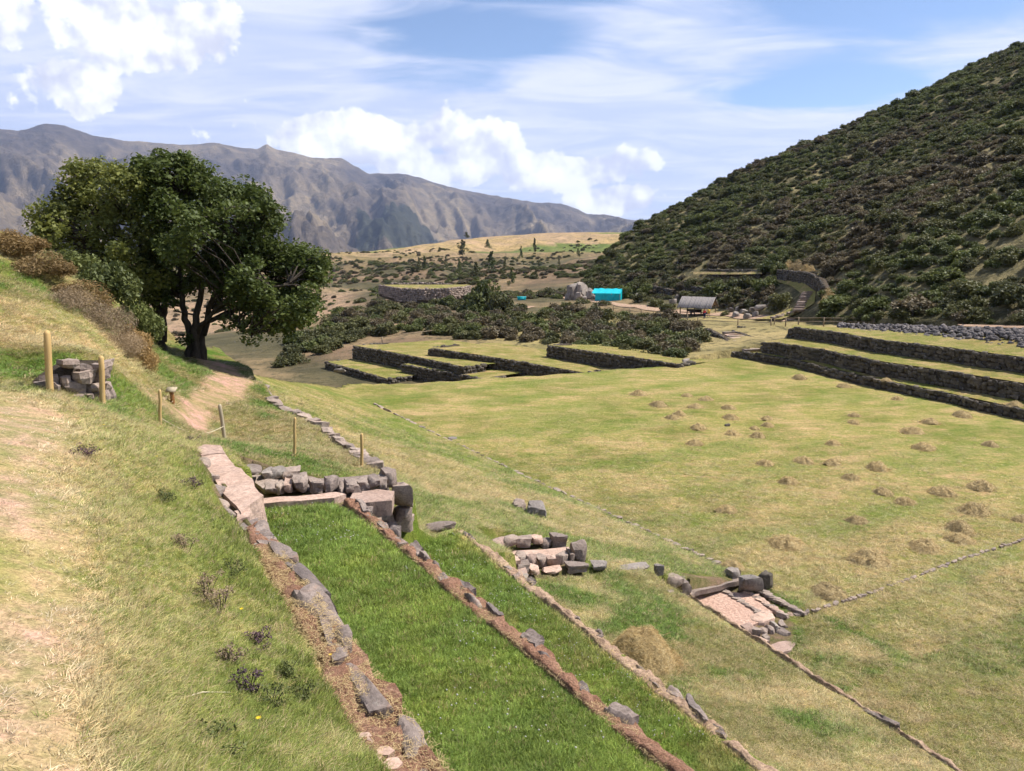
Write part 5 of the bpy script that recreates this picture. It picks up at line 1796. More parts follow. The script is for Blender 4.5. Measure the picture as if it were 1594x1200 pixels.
keep.sort(key=lambda k: k[0])
for i, (a, b) in enumerate(keep):
    p = far_hit(a, b)
    left = a < 600
    kind = ['shrub', 'shrub_brown', 'shrub', 'shrub_green'][int(rng.integers(4))] if left else ['shrub_brown', 'shrub_brown', 'shrub', 'shrub', 'shrub_green'][int(rng.integers(5))]
    s = rng.uniform(1.3, 2.1) * (p[1] / 95) ** 0.5
    tone = {'shrub': 'olive', 'shrub_brown': 'brownish', 'shrub_green': 'greener'}[kind]
    put_shrub(p + np.array((0, 0, -0.1)), s, s * rng.uniform(0.75, 1.0), kind, '%s shrub %s, %s %s one from the left' % (tone, 'on the slope left of the far terraces' if left else 'in the belt above the far terraces', nth(('b', left, tone)), tone),
              'shrubs on the slope by the valley' if left else 'belt of shrubs above the far terraces', rng=rng)

# slender trees scattered on the plateau
SL = []
for i in range(4):
    rg = np.random.default_rng(760 + i)
    cl = np.c_[rg.normal(0, 0.13, 18), rg.normal(0, 0.13, 18), np.linspace(0.15, 0.95, 18)]
    cl[:, :2] *= (1.15 - cl[:, 2:3]) * 1.2
    SL.append(foliage_mesh('slender_tree', cl, 0.16 * (1.3 - cl[:, 2]), 40, 0.05, M['shrub_green' if i % 2 else 'shrub'], 770 + i))
for px, py, hpx, wd, lab in ((726, 371, 10, 1.3, 'round dark tree alone on the plateau skyline'), (720, 398, 24, 1.0, 'bushy tree just below the plateau skyline'), (759, 387, 14, 1.0, 'small tree right of the bushy one on the plateau'),
                             (832, 393, 22, 0.5, 'slim tree standing on the yellow field of the plateau'), (811, 403, 20, 0.5, 'slim tree left of the one on the yellow field'), (765, 421, 30, 0.8, 'tall tree in the middle of the plateau slope'),
                             (786, 424, 22, 0.5, 'slim tree right of the tall middle one'), (740, 440, 32, 0.8, 'leafy tree above the round platform'), (797, 446, 30, 0.5, 'slim tree low on the plateau slope, right'),
                             (834, 434, 18, 0.6, 'small tree on the plateau slope, far right'), (652, 427, 26, 0.5, 'slim tree, left of a close pair above the platform'), (661, 424, 26, 0.45, 'slim tree, right of a close pair above the platform'),
                             (694, 418, 18, 0.5, 'thin tree between the close pair and the middle'), (715, 428, 24, 0.5, 'slim tree left of the leafy one'), (870, 414, 12, 0.6, 'tiny tree below the green field'), (702, 443, 14, 0.6, 'tiny tree behind the round platform'),
                             (684, 395, 10, 0.9, 'low tree on the upper left of the plateau slope'), (900, 400, 14, 0.7, 'tiny tree on the far right of the plateau')):
    p = far_hit(px, py, 120)
    h = hpx * p[1] / F
    o = link('slender_tree', SL[int(px) % 4])
    o.location = p
    o.scale = (h * wd * 1.1, h * wd * 1.1, h)
    o.rotation_euler = (0, 0, px)
    tag(o, lab, 'tree', 'trees scattered over the plateau')

# ------------------------------------------------------------------ scattering by geometry nodes


def scatter(name, pts, rot, scale, protos, idx, label, cat=None, cols=None, parent=None):
    """instances of protos on points: one object, nobody could count it"""
    me = bpy.data.meshes.new(name)
    n = len(pts)
    me.vertices.add(n)
    me.vertices.foreach_set('co', np.asarray(pts, np.float32).ravel())
    for k, typ, dat, key in (('rot', 'FLOAT_VECTOR', rot, 'vector'), ('scl', 'FLOAT_VECTOR', scale, 'vector'), ('idx', 'INT', idx, 'value')):
        at = me.attributes.new(k, typ, 'POINT')
        at.data.foreach_set(key, np.asarray(dat, np.int32 if typ == 'INT' else np.float32).ravel())
    if cols is not None:
        at = me.attributes.new('col', 'FLOAT_COLOR', 'POINT')
        at.data.foreach_set('color', np.c_[cols, np.ones(n)].astype(np.float32).ravel())
    o = link(name, me, parent)
    tag(o, label, cat, kind='stuff')
    lib = bpy.data.collections.new(name + '_kinds')
    for i, m_ in enumerate(protos):
        lib.objects.link(bpy.data.objects.new('%s_kind_%02d' % (name, i), m_))
    ng = bpy.data.node_groups.new(name + '_scatter', 'GeometryNodeTree')
    ng.interface.new_socket('Geometry', in_out='INPUT', socket_type='NodeSocketGeometry')
    ng.interface.new_socket('Geometry', in_out='OUTPUT', socket_type='NodeSocketGeometry')
    N = ng.nodes
    gi, go = N.new('NodeGroupInput'), N.new('NodeGroupOutput')
    ci = N.new('GeometryNodeCollectionInfo')
    ci.inputs['Collection'].default_value = lib
    ci.inputs['Separate Children'].default_value = True
    ci.inputs['Reset Children'].default_value = True
    ip = N.new('GeometryNodeInstanceOnPoints')
    ip.inputs['Pick Instance'].default_value = True

    def attr(nm, typ):
        a = N.new('GeometryNodeInputNamedAttribute')
        a.data_type = typ
        a.inputs[0].default_value = nm
        return a.outputs[0]
    Lk = ng.links.new
    Lk(gi.outputs[0], ip.inputs['Points'])
    Lk(ci.outputs[0], ip.inputs['Instance'])
    Lk(attr('idx', 'INT'), ip.inputs['Instance Index'])
    Lk(attr('rot', 'FLOAT_VECTOR'), ip.inputs['Rotation'])
    Lk(attr('scl', 'FLOAT_VECTOR'), ip.inputs['Scale'])
    Lk(ip.outputs[0], go.inputs[0])
    md = o.modifiers.new('scatter', 'NODES')
    md.node_group = ng
    return o


def build_hill_shrubs():
    rng = np.random.default_rng(12)
    n = 24000
    u, v = rng.uniform(0.05, 0.80, n), rng.uniform(0.0, 1.04, n) ** 0.9
    p = hill_pt(u, v)
    # leave gaps where dry grass shows
    keep = fbm(p[:, 0] * 0.08, p[:, 1] * 0.08, 94, 3) < 0.60
    keep |= rng.uniform(0, 1, n) < 0.3
    px = 797 + F * p[:, 0] / np.maximum(p[:, 1], 1)
    keep &= (px < 1750) & (p[:, 1] > 20)
    # keep the terraced corner by the hut clear
    row = HOR - p[:, 2] / p[:, 1] * F
    keep &= ~((px > 1200) & (px < 1284) & (row > 428)) & ~((px > 1060) & (px <= 1195) & (row > 416) & (row < 440))
    # thin out to a natural spacing
    p, u, v = p[keep], u[keep], v[keep]
    cell = {}
    sel = []
    for i in range(len(p)):
        k = (int(p[i, 0] / 1.4), int(p[i, 1] / 1.4))
        if k in cell: continue
        cell[k] = 1
        sel.append(i)
    p, v = p[sel], v[sel]
    d = np.hypot(p[:, 0], p[:, 1])
    px = 797 + F * p[:, 0] / p[:, 1]
    tone = fbm(p[:, 0] * 0.05, p[:, 1] * 0.05, 95, 3) + rng.normal(0, 0.12, len(p))
    kind = np.where(tone < 0.33, 1, np.where(tone > 0.58, 2, 0))
    w = rng.uniform(0.5, 1.5, len(p)) * np.where(rng.uniform(0, 1, len(p)) < 0.1, 1.7, 1.0); h = w * rng.uniform(0.6, 1.1, len(p))
    vis = (px < 1600)
    order = np.argsort(np.where(vis, d, 1e6) - w * 3)
    near = set(order[:120].tolist())
    names = ['shrub', 'shrub_brown', 'shrub_green']
    for i in sorted(near, key=lambda j: px[j]):
        tone = ['olive', 'brownish', 'greener'][int(kind[i])]
        lab = '%s shrub low on the hillside, %s %s one from the left' % (tone, nth(('h', tone)), tone)
        put_shrub(p[i] - np.array((0, 0, 0.15)), w[i], h[i], names[int(kind[i])], lab, 'shrubs low on the hillside', rng=rng)
    rest = np.array([i for i in range(len(p)) if i not in near])
    protos = SHRUB['shrub'] + SHRUB['shrub_brown'] + SHRUB['shrub_green']
    off = np.array([0, 5, 9]); cnt = np.array([5, 4, 4])
    idx = off[kind[rest]] + (rng.integers(0, 1000, len(rest)) % cnt[kind[rest]])
    scatter('hillside_scrub', p[rest] - np.array((0, 0, 0.15)), np.c_[np.zeros((len(rest), 2)), rng.uniform(0, 6.28, len(rest))], np.c_[w[rest], w[rest], h[rest]], protos, idx,
            'dense dark scrub covering the hillside up to the ridge', 'scrub')
    # scrub dotted over the valley slopes and plateau
    n = 9500
    az = rng.uniform(math.radians(-36), math.radians(14), n)
    dd = rng.uniform(150, 560, n)
    x, y = dd * np.sin(az), dd * np.cos(az)
    m = (fbm(x * 0.02, y * 0.02, 96, 3) > 0.47) & ~((dd < 330) & (np.degrees(az) < -10) & (rng.uniform(0, 1, n) < 0.85)) & ~((dd > 470) & (rng.uniform(0, 1, n) < 0.7))
    x, y = x[m], y[m]
    z = far_h(x, y)
    n = len(x)
    w = rng.uniform(0.7, 2.0, n)
    scatter('valley_scrub', np.c_[x, y, z - 0.1], np.c_[np.zeros((n, 2)), rng.uniform(0, 6.28, n)], np.c_[w, w, w * 0.8], protos, rng.integers(0, 13, n), 'small bushes dotted over the valley slopes', 'scrub')


build_hill_shrubs()

def hit(px, py, far=400.0):
    d = Vector(ray(px, py))
    p = None
    for q in (TERR_BVH or terr()):
        h = q.ray_cast(Vector((0, 0, 0)), d.normalized(), far)
        if h[0] is not None and (p is None or h[0].y < p.y): p = h[0]
    return np.array(p) if p is not None else np.array(at_d(px, py, 110))


TERR_BVH = []


def terr():
    from mathutils.bvhtree import BVHTree
    for ob in list(COL.objects):
        if ob.type == 'MESH' and ob.name.split('.')[0] in ('ground', 'valley', 'hillside', 'terrace_lawn', 'path'):
            me = ob.data
            v = np.empty(len(me.vertices) * 3, np.float32); me.vertices.foreach_get('co', v)
            if ob.name == 'ground':
                continue
            TERR_BVH.append(BVHTree.FromPolygons(v.reshape(-1, 3).tolist(), [tuple(p.vertices) for p in me.polygons]))
    return TERR_BVH


# ------------------------------------------------------------------ far paths, steps, platform, hut, tarp, person


def draped(name, px_d, width, label, mat='pathdirt', lift=0.08):
    P = np.array([at_d(a, b, d) for a, b, d in px_d])
    c = np.r_[0, np.cumsum(np.linalg.norm(np.diff(P[:, :2], axis=0), axis=1))]
    s = np.linspace(0, c[-1], 60)
    Q = np.c_[[np.interp(s, c, P[:, k]) for k in range(3)]].T
    t = np.gradient(Q[:, :2], axis=0); t /= np.linalg.norm(t, axis=1)[:, None]
    nr = np.c_[-t[:, 1], t[:, 0]]
    rows = []
    for k in np.linspace(-1, 1, 5):
        w = width * 0.5 * (1 + 0.25 * (vnoise(s * 0.4, s * 0 + k, 5) - 0.5))
        xy = Q[:, :2] + nr * (k * w)[:, None]
        z = far_h(xy[:, 0], xy[:, 1])
        rows.append(np.c_[xy, np.maximum(z, Q[:, 2] - 0.05) + lift])
    V = np.stack(rows, axis=1).reshape(-1, 3)
    tag(link(name, mesh_np(name, V, grid_faces(60, 5), M[mat], True)), label, kind='structure')


draped('path', [(840, 459, 172), (870, 466, 152), (920, 474, 138), (980, 482, 124), (1040, 490, 114), (1097, 496, 106), (1150, 499, 99), (1230, 503, 89)], 2.6, 'pale dirt path running past the hut')
draped('path', [(700, 512, 96), (735, 500, 104), (780, 486, 116), (830, 478, 128)], 1.2, 'faint dirt track through the shrubs')

# old round platform on its knoll
RP = [np.array(at_d(a, b, d)) for a, b, d in ((590, 444, 150), (600, 444.5, 143), (624, 448.5, 137), (660, 449.5, 136), (700, 448, 137), (722, 446, 141), (732, 444, 148))]
RW = empty('old_platform', tuple(RP[3] - np.array((0, 0, 2.2))))
tag(RW, 'old walled stone platform on the knoll beyond the shrubs', 'platform')
wall_stones(RW, RP, None, [p[2] - h for p, h in zip(RP, (1.5, 1.9, 2.2, 2.0, 1.9, 1.6, 1.2))], 'stone', 0.5, 0.34, 0.4, -1.0, 88, 0.6)
lawn_strip(RP, [np.array(at_d(a, b, d)) for a, b, d in ((592, 443.2, 151), (610, 443, 150), (640, 443, 150), (680, 443, 150), (710, 443, 151), (728, 443, 152), (732, 443.5, 152))], 'pale grass on top of the old platform', (0.20, 0.155, 0.09), 90)
RB = [np.array(at_d(a, b, d)) for a, b, d in ((606, 440.5, 152), (650, 439.5, 153), (690, 440.5, 153), (705, 442, 152))]
RW2 = empty('ruined_wall', tuple(RB[1] - np.array((0, 0, 1.0))))
tag(RW2, 'low ruined wall along the back of the old platform', 'stone wall')
wall_stones(RW2, RB, None, [p[2] - 0.6 for p in RB], 'stone', 0.5, 0.34, 0.4, -1.0, 89, 0.5)


def rail_fence(px_d, label, n_rail=2, h=0.8):
    P = np.array([hit(a, b) for a, b, d in px_d])
    c = np.r_[0, np.cumsum(np.linalg.norm(np.diff(P, axis=0), axis=1))]
    n = max(2, int(c[-1] / 3.2))
    S = np.linspace(0, c[-1], n)
    Q = np.c_[[np.interp(S, c, P[:, k]) for k in range(3)]].T
    root = empty('rail_fence', tuple(Q[0]))
    tag(root, label, 'fence', 'rustic rail fences')
    o = Q[0]
    for q in Q:
        g = Geo()
        g.tube([q - o + np.array((0, 0, -0.3)), q - o + np.array((0, 0, h))], 0.065, 7)
        g.obj('post', M['timber'], root)
    for k in range(n_rail):
        z = h * (0.9 - 0.45 * k)
        g = Geo()
        g.tube(Q - o + np.array((0, 0, z)), 0.035, 6)
        g.obj('rail', M['timber'], root)


rail_fence([(930, 480, 135), (980, 487, 122), (1040, 495, 112), (1070, 499, 107)], 'rail fence along the path left of the hut')
rail_fence([(1086, 503, 103), (1120, 505, 98), (1160, 506, 93), (1200, 507, 89)], 'rail fence in front of the hut and the person')
rail_fence([(1205, 505, 90), (1250, 506, 84), (1300, 506, 79), (1360, 507, 74)], 'rail fence below the hillside shrubs, right of the steps')
rail_fence([(595, 533, 88), (640, 528, 90), (690, 520, 93)], 'low rail fence on the slope above the leftmost terrace', 1, 0.7)

# named trees and shrubs round the hut, the tarp and the stairs
for px, py, d, w, h, kind, lab in ((757, 487, 118, 4.2, 5.8, 'shrub_green', 'large grey-green tree right of the old round platform'), (778, 487, 116, 3.0, 3.6, 'shrub', 'dark tree beside the large one near the round platform'),
                                   (735, 478, 125, 1.8, 2.4, 'shrub_green', 'small tree touching the right end of the round platform'), (808, 482, 122, 1.6, 1.8, 'shrub', 'small bush below the small turquoise sheet'),
                                   (850, 462, 150, 2.6, 2.4, 'shrub', 'bush left of the grey rock outcrop'), (868, 464, 146, 1.6, 1.4, 'shrub_green', 'low bush directly left of the grey rock outcrop'),
                                   (975, 462, 142, 2.4, 3.0, 'shrub_green', 'green bush right of the turquoise tarp'), (1000, 470, 133, 2.2, 2.2, 'shrub', 'round bush between the tarp and the hut'),
                                   (1020, 476, 126, 1.8, 1.8, 'shrub', 'dark bush left of the hut by the path'), (1042, 482, 119, 1.8, 1.8, 'shrub', 'bush touching the left side of the hut'),
                                   (1120, 462, 122, 3.0, 3.6, 'shrub_green', 'bright green spreading tree right of the hut roof'), (1143, 468, 118, 2.2, 2.6, 'shrub', 'dark tree right of the spreading green one'),
                                   (1215, 478, 103, 2.4, 2.6, 'shrub', 'round dark tree left of the hillside steps'), (1195, 450, 122, 2.6, 2.8, 'shrub_green', 'leafy tree above the hillside steps'), (1160, 445, 126, 2.4, 2.4, 'shrub', 'dark tree on the slope above the hut'),
                                   (1130, 490, 106, 0.9, 1.0, 'shrub', 'small bush beside the red-clad person'), (1218, 425, 136, 2.2, 2.6, 'shrub_green', 'green tree below the tall dry grass patch'), (905, 472, 138, 2.0, 1.4, 'shrub', 'low bush in front of the grey outcrop'),
                                   (940, 474, 134, 2.2, 1.3, 'shrub', 'low bush in front of the turquoise tarp'), (885, 478, 132, 1.6, 1.2, 'shrub_brown', 'dry bush on the path edge below the outcrop'), (1085, 446, 135, 2.4, 2.4, 'shrub', 'bush on the slope behind the hut roof'), (1045, 448, 138, 2.4, 2.2, 'shrub', 'bush on the slope up left of the hut'), (1010, 452, 142, 2.2, 2.0, 'shrub_green', 'green bush on the slope behind the tarp')):
    p = hit(px, py)
    w, h = w * p[1] / d, h * p[1] / d
    put_shrub(p + np.array((0, 0, -0.3)), w, h, kind, lab, 'shrubs and small trees round the hut', 'small_tree' if 'tree' in lab else 'shrub')

# hut
HB = hit(1086, 491)
HUT = empty('shelter_hut', tuple(HB), -0.55)
tag(HUT, 'open shelter hut with grey gabled roof beside the path', 'hut')
hl, hw, he, hr = 2.0, 1.45, 1.42, 2.55
for sy in (-1, 1):
    g = Geo()
    nb = 22
    for i in range(nb):
        x0, x1 = -hl - 0.35 + (2 * hl + 0.7) * i / nb, -hl - 0.35 + (2 * hl + 0.7) * (i + 1.15) / nb
        e = random.uniform(0.98, 1.06)
        y1, z1 = sy * (hw + 0.35) * e, hr - (hr - he + 0.25) * e
        off = random.uniform(0.0, 0.035)
        V = [(x0, 0, hr + off), (x1, 0, hr + off), (x1, y1, z1 + off), (x0, y1, z1 + off), (x0, 0, hr + off - .06), (x1, 0, hr + off - .06), (x1, y1, z1 + off - .06), (x0, y1, z1 + off - .06)]
        g.add(V, [[0, 1, 2, 3], [7, 6, 5, 4], [0, 4, 5, 1], [1, 5, 6, 2], [2, 6, 7, 3], [3, 7, 4, 0]])
    g.obj('roof', M['roofwood'], HUT)
for sx in (-1, 1):
    g = Geo()
    g.add([(sx * hl, -hw, he), (sx * hl, hw, he), (sx * hl, 0, hr - .05), (sx * hl + .05, -hw, he), (sx * hl + .05, hw, he), (sx * hl + .05, 0, hr - .05)], [[0, 1, 4, 3]], [[0, 2, 1], [3, 4, 5]])
    g.obj('gable', M['timber'], HUT)
for sx in (-1, 0, 1):
    for sy in (-1, 1):
        g = Geo()
        g.tube([(sx * hl, sy * hw, -0.3), (sx * hl, sy * hw, he)], 0.075, 8)
        g.obj('post', M['post_old' if sx == 1 else 'darktimber'], HUT)
for sy in (-1, 1):
    g = Geo()
    g.box((0, sy * hw, he - .05), (2 * hl + .2, .1, .12)); g.obj('beam', M['darktimber'], HUT)
g = Geo(); g.box((-hl * 0.5, -hw, 0.5), (hl, .06, .1)); g.box((-hl * 0.5, hw, 0.55), (hl, .06, .35)); g.obj('rail', M['darktimber'], HUT)
g = Geo(); g.box((0, 0.5, 0.4), (2.6, .45, .08)); g.box((-1.1, 0.5, 0.2), (.1, .4, .4)); g.box((1.1, 0.5, 0.2), (.1, .4, .4)); g.obj('bench', M['darktimber'], HUT)
yb = hit(1103, 493.5)
YB = empty('notice_board', tuple(yb), -0.2)
tag(YB, 'small yellow notice board standing by the hut', 'notice board')
g = Geo(); g.box((0, 0, 0.75), (0.35, .05, .55)); g.obj('panel', M['yellow'], YB)
g = Geo(); g.box((-.14, 0.04, 0.3), (.05, .05, .75)); g.box((.14, 0.04, 0.3), (.05, .05, .75)); g.obj('legs', M['timber'], YB)

# turquoise tarp shelter
TB = hit(945, 468)
TR = empty('tarp_shelter', tuple(TB), -0.28)
tag(TR, 'bright turquoise tarpaulin shelter below the hill', 'tarp shelter')
g = Geo()
nx, ny = 14, 6
X, K = np.meshgrid(np.linspace(-2.6, 2.5, nx), np.linspace(0, 1, ny), indexing='ij')
sag = (fbm(X * 1.5, K * 3, 33, 3) - 0.5)
g.add(np.c_[X.ravel(), (-1.0 + 2.6 * K).ravel(), (1.35 + 0.75 * K + 0.16 * sag - 0.1 * np.sin(X * 2.4) ** 2).ravel()], grid_faces(nx, ny))
g.obj('roof_sheet', M['tarp'], TR)
g = Geo()
X, K = np.meshgrid(np.linspace(-2.0, 2.5, nx), np.linspace(0, 1, ny), indexing='ij')
g.add(np.c_[X.ravel(), (-0.98 + 0.08 * np.sin(X * 3 + K * 2)).ravel(), (1.35 - 1.3 * K).ravel()], grid_faces(nx, ny))
g.obj('front_sheet', M['tarp'], TR)
g = Geo()
g.add([(2.5, -1, 1.35), (2.5, 1.6, 2.1), (2.52, 1.6, 0.1), (2.52, -1, 0.0)], [[0, 1, 2, 3]])
g.obj('side_sheet', M['tarp'], TR)
for x in (-2.5, -0.8, 0.9, 2.4):
    g = Geo(); g.tube([(x, -0.93, -0.3), (x, -0.93, 1.33)], 0.05, 6); g.obj('pole', M['timber'], TR)
sb = hit(812, 467)
o = Geo(); o.box((0, 0, 0.25), (1.6, 1.2, 0.5)); o.box((0, -0.05, 0.56), (1.75, 1.35, 0.12))
o = o.obj('tarp_cover', M['tarp'], None); o.location = sb
tag(o, 'small turquoise sheet over a pile left of the outcrop', 'tarp')

# outcrop
OC = hit(902, 466)
OB = empty('rock_outcrop', tuple(OC))
tag(OB, 'craggy grey rock outcrop left of the turquoise tarp', 'rock outcrop')
for x, y, z, a, b, c in ((-1.2, 0, 1.1, 2.2, 2.0, 3.0), (0.3, 0.4, 1.3, 2.6, 2.2, 3.2), (1.6, 0.2, 0.8, 2.2, 1.8, 2.2), (-0.3, -0.7, 0.5, 1.8, 1.2, 1.6), (2.5, -0.3, 0.3, 1.4, 1.2, 1.0), (-2.2, -0.4, 0.4, 1.4, 1.2, 1.4), (0.9, -0.9, 0.3, 1.4, 1.0, 1.0)):
    place_stone(OB, OC + np.array((x, y, z)), (a, b, c), random.uniform(0, 3), 'stone_grey', int(abs(x * 7)) % 12, (random.uniform(-.2, .2), random.uniform(-.2, .2)), 'crag', 0.45, 3, 0.4)

# stairs from the plaza corner and low walls beside them
ST0, ST1 = hit(1170, 546), hit(1138, 519)
SR = empty('stone_stairs', tuple(ST0))
tag(SR, 'flight of pale stone steps climbing from the plaza corner', 'stairs')
for i in range(9):
    k = i / 8
    c = ST0 + (ST1 - ST0) * k
    c[2] = ST0[2] + (ST1[2] - ST0[2]) * k + 0.05
    place_stone(SR, c, (1.9, 0.75, 0.3), 0.25, 'slab' if i % 2 else 'stone', i, (0, 0), 'step', 0.8, 2, 0.1)
for pts, lab, sd_ in (([(1098, 510, 84), (1118, 520, 79), (1138, 533, 75), (1142, 545, 71.5)], 'low dark curved wall left of the stone steps', 101), ([(1140, 514, 84), (1165, 522, 79), (1190, 530, 74)], 'low dark wall right of the stone steps', 102), ([(1148, 507, 88), (1175, 513, 84), (1200, 520, 79)], 'short upper wall right of the stone steps', 103)):
    L = [np.array(at_d(a, b, d)) for a, b, d in pts]
    r = empty('low_wall', tuple(L[0] - np.array((0, 0, .7))))
    tag(r, lab, 'stone wall')
    wall_stones(r, L, None, [p[2] - 0.65 for p in L], 'stone_dark', 0.34, 0.24, 0.3, -1.0, sd_, 0.5)
for px, py, w, d, lab in ((1040, 553, 10, 70, 'small grey stone on the grass left of the low wall'), (1020, 552, 9, 71, 'pale stone on the grass below the shrubs'), (1128, 545, 14, 72, 'pale flat stone at the foot of the curved low wall'), (1063, 563, 12, 64, 'grey stone at the tip of the tapering wall')):
    o = stone_px(None, px, px + w, py - 4, py + 2, d, 0.5, 'stone_grey'); o.name = 'rock'; tag(o, lab, 'stone')

# hillside path, steps and terrace wall above the hut
def on_hill(pts, lift=0.2):
    r = []
    for a, b in pts:
        p = hit(a, b)
        r.append(p + np.array((0, -0.3, lift)))
    return r


def dense(pts, k=5):
    P = np.array(pts, float)
    s_ = np.linspace(0, len(P) - 1, (len(P) - 1) * k + 1)
    return list(zip(np.interp(s_, np.arange(len(P)), P[:, 0]), np.interp(s_, np.arange(len(P)), P[:, 1])))


pl, pr_ = dense([(1203, 439), (1230, 447), (1247, 460), (1240, 478), (1205, 492), (1170, 499)]), dense([(1210, 433), (1246, 440), (1268, 456), (1266, 474), (1240, 490), (1215, 499)])
LFT, RGT = on_hill(pl), on_hill(pr_)
V = np.array([q for a in zip(LFT, [x * .5 + y * .5 for x, y in zip(LFT, RGT)], RGT) for q in a])
tag(link('path', mesh_np('path', V, grid_faces(len(LFT), 3), M['ground'], True, {'zone': np.tile((0.30, 0.24, 0.12), (len(V), 1))})), 'grassy path winding up the foot of the hillside', kind='structure')
HS = empty('hillside_steps', tuple(hit(1255, 480)))
tag(HS, 'stone steps on the winding path at the foot of the hillside', 'stairs')
for i in range(8):
    k = i / 7
    p = hit(1246 + 14 * k, 486 - 28 * k)
    place_stone(HS, p + np.array((0, -0.3, 0.25)), (2.0, 0.5, 0.35), 0.1, 'stone', i, (0, 0), 'step', 0.85, 2, 0.1)
for i in range(5):
    k = i / 4
    p = hit(1205 + 34 * k, 497 - 10 * k)
    place_stone(HS, p + np.array((0, -0.3, 0.22)), (1.5, 0.4, 0.3), 0.6, 'stone', i, (0, 0), 'step', 0.85, 2, 0.1)
for pts, hh, lab, sd_ in (([(1208, 436), (1232, 439), (1256, 443), (1274, 454), (1280, 468)], 1.5, 'curved dark stone wall above the hillside path', 105), ([(1100, 428), (1140, 430), (1182, 431)], 1.0, 'straight dark stone wall on the slope above the hut', 106),
                          ([(1016, 452), (1032, 456), (1046, 459)], 0.9, 'short dark wall on the slope up left of the hut', 107), ([(1062, 452), (1085, 455), (1110, 458)], 0.9, 'short dark wall on the slope behind the hut', 108)):
    L = on_hill(dense(pts, 3), hh)
    r = empty('hillside_wall', tuple(L[0] - np.array((0, 0, hh))))
    tag(r, lab, 'stone wall')
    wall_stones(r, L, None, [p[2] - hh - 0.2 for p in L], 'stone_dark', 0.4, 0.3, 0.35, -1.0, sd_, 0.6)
for a_, b_, lab, z_ in ((dense([(1078, 435), (1130, 436), (1184, 436)]), dense([(1078, 431), (1130, 432), (1184, 432)]), 'pale grass ledge on the slope above the hut', (0.30, 0.235, 0.135)),):
    A_, B_ = on_hill(a_, 0.9), on_hill(b_, 0.9)
    V = np.array([q for a in zip(A_, B_) for q in a])
    tag(link('path' if 'ledge' in lab else 'ground_patch', mesh_np('ledge', V, grid_faces(len(A_), 2), M['ground'], True, {'zone': np.tile(z_, (len(V), 1))})), lab, kind='structure')
TG = bush_mesh('tall_grass', 790, M['straw'], 12, 160, 0.10, 1.0, 0.10)
for px, py in ((1214, 424), (1224, 423), (1234, 424), (1244, 424), (1254, 426), (1262, 428), (1228, 418), (1242, 418), (1284, 478), (1288, 466)):
    o = link('tall_grass', TG)
    o.location = hit(px, py)
    o.scale = (1.0, 1.0, 1.1)
    o.rotation_euler = (0, 0, px)
    tag(o, 'tuft of tall straw-coloured grass above the curved hillside wall, %s from the left' % nth('tg') if py < 440 else 'tuft of tall straw-coloured grass right of the hillside steps, %s' % ('lower one' if py > 470 else 'upper one'), 'grass tuft', 'tall dry grass on the hillside')
for i, (px, py, w, d) in enumerate([(1140, 492, 12, 106), (1152, 489, 14, 107), (1166, 486, 12, 107), (1178, 482, 14, 107), (1145, 484, 10, 109), (1160, 495, 10, 102), (1132, 486, 9, 110), (1172, 492, 10, 103), (1042, 473, 12, 126), (1052, 466, 10, 130), (990, 464, 9, 136), (1196, 476, 12, 104), (1202, 470, 14, 107)]):
    d = float(hit(px + w / 2, py)[1]) - 0.2
    o = stone_px(None, px, px + w, py - 7, py + 2, d, 0.8, 'stone_grey', 0.3, 0.5, None, 0.35); o.name = 'rock'
    tag(o, 'grey rock in the clearing right of the hut, %s from the left' % nth('clr') if px > 1100 else 'pale rock among the bushes left of the hut, %s one' % nth('clr2'), 'stone', 'rocks round the hut')


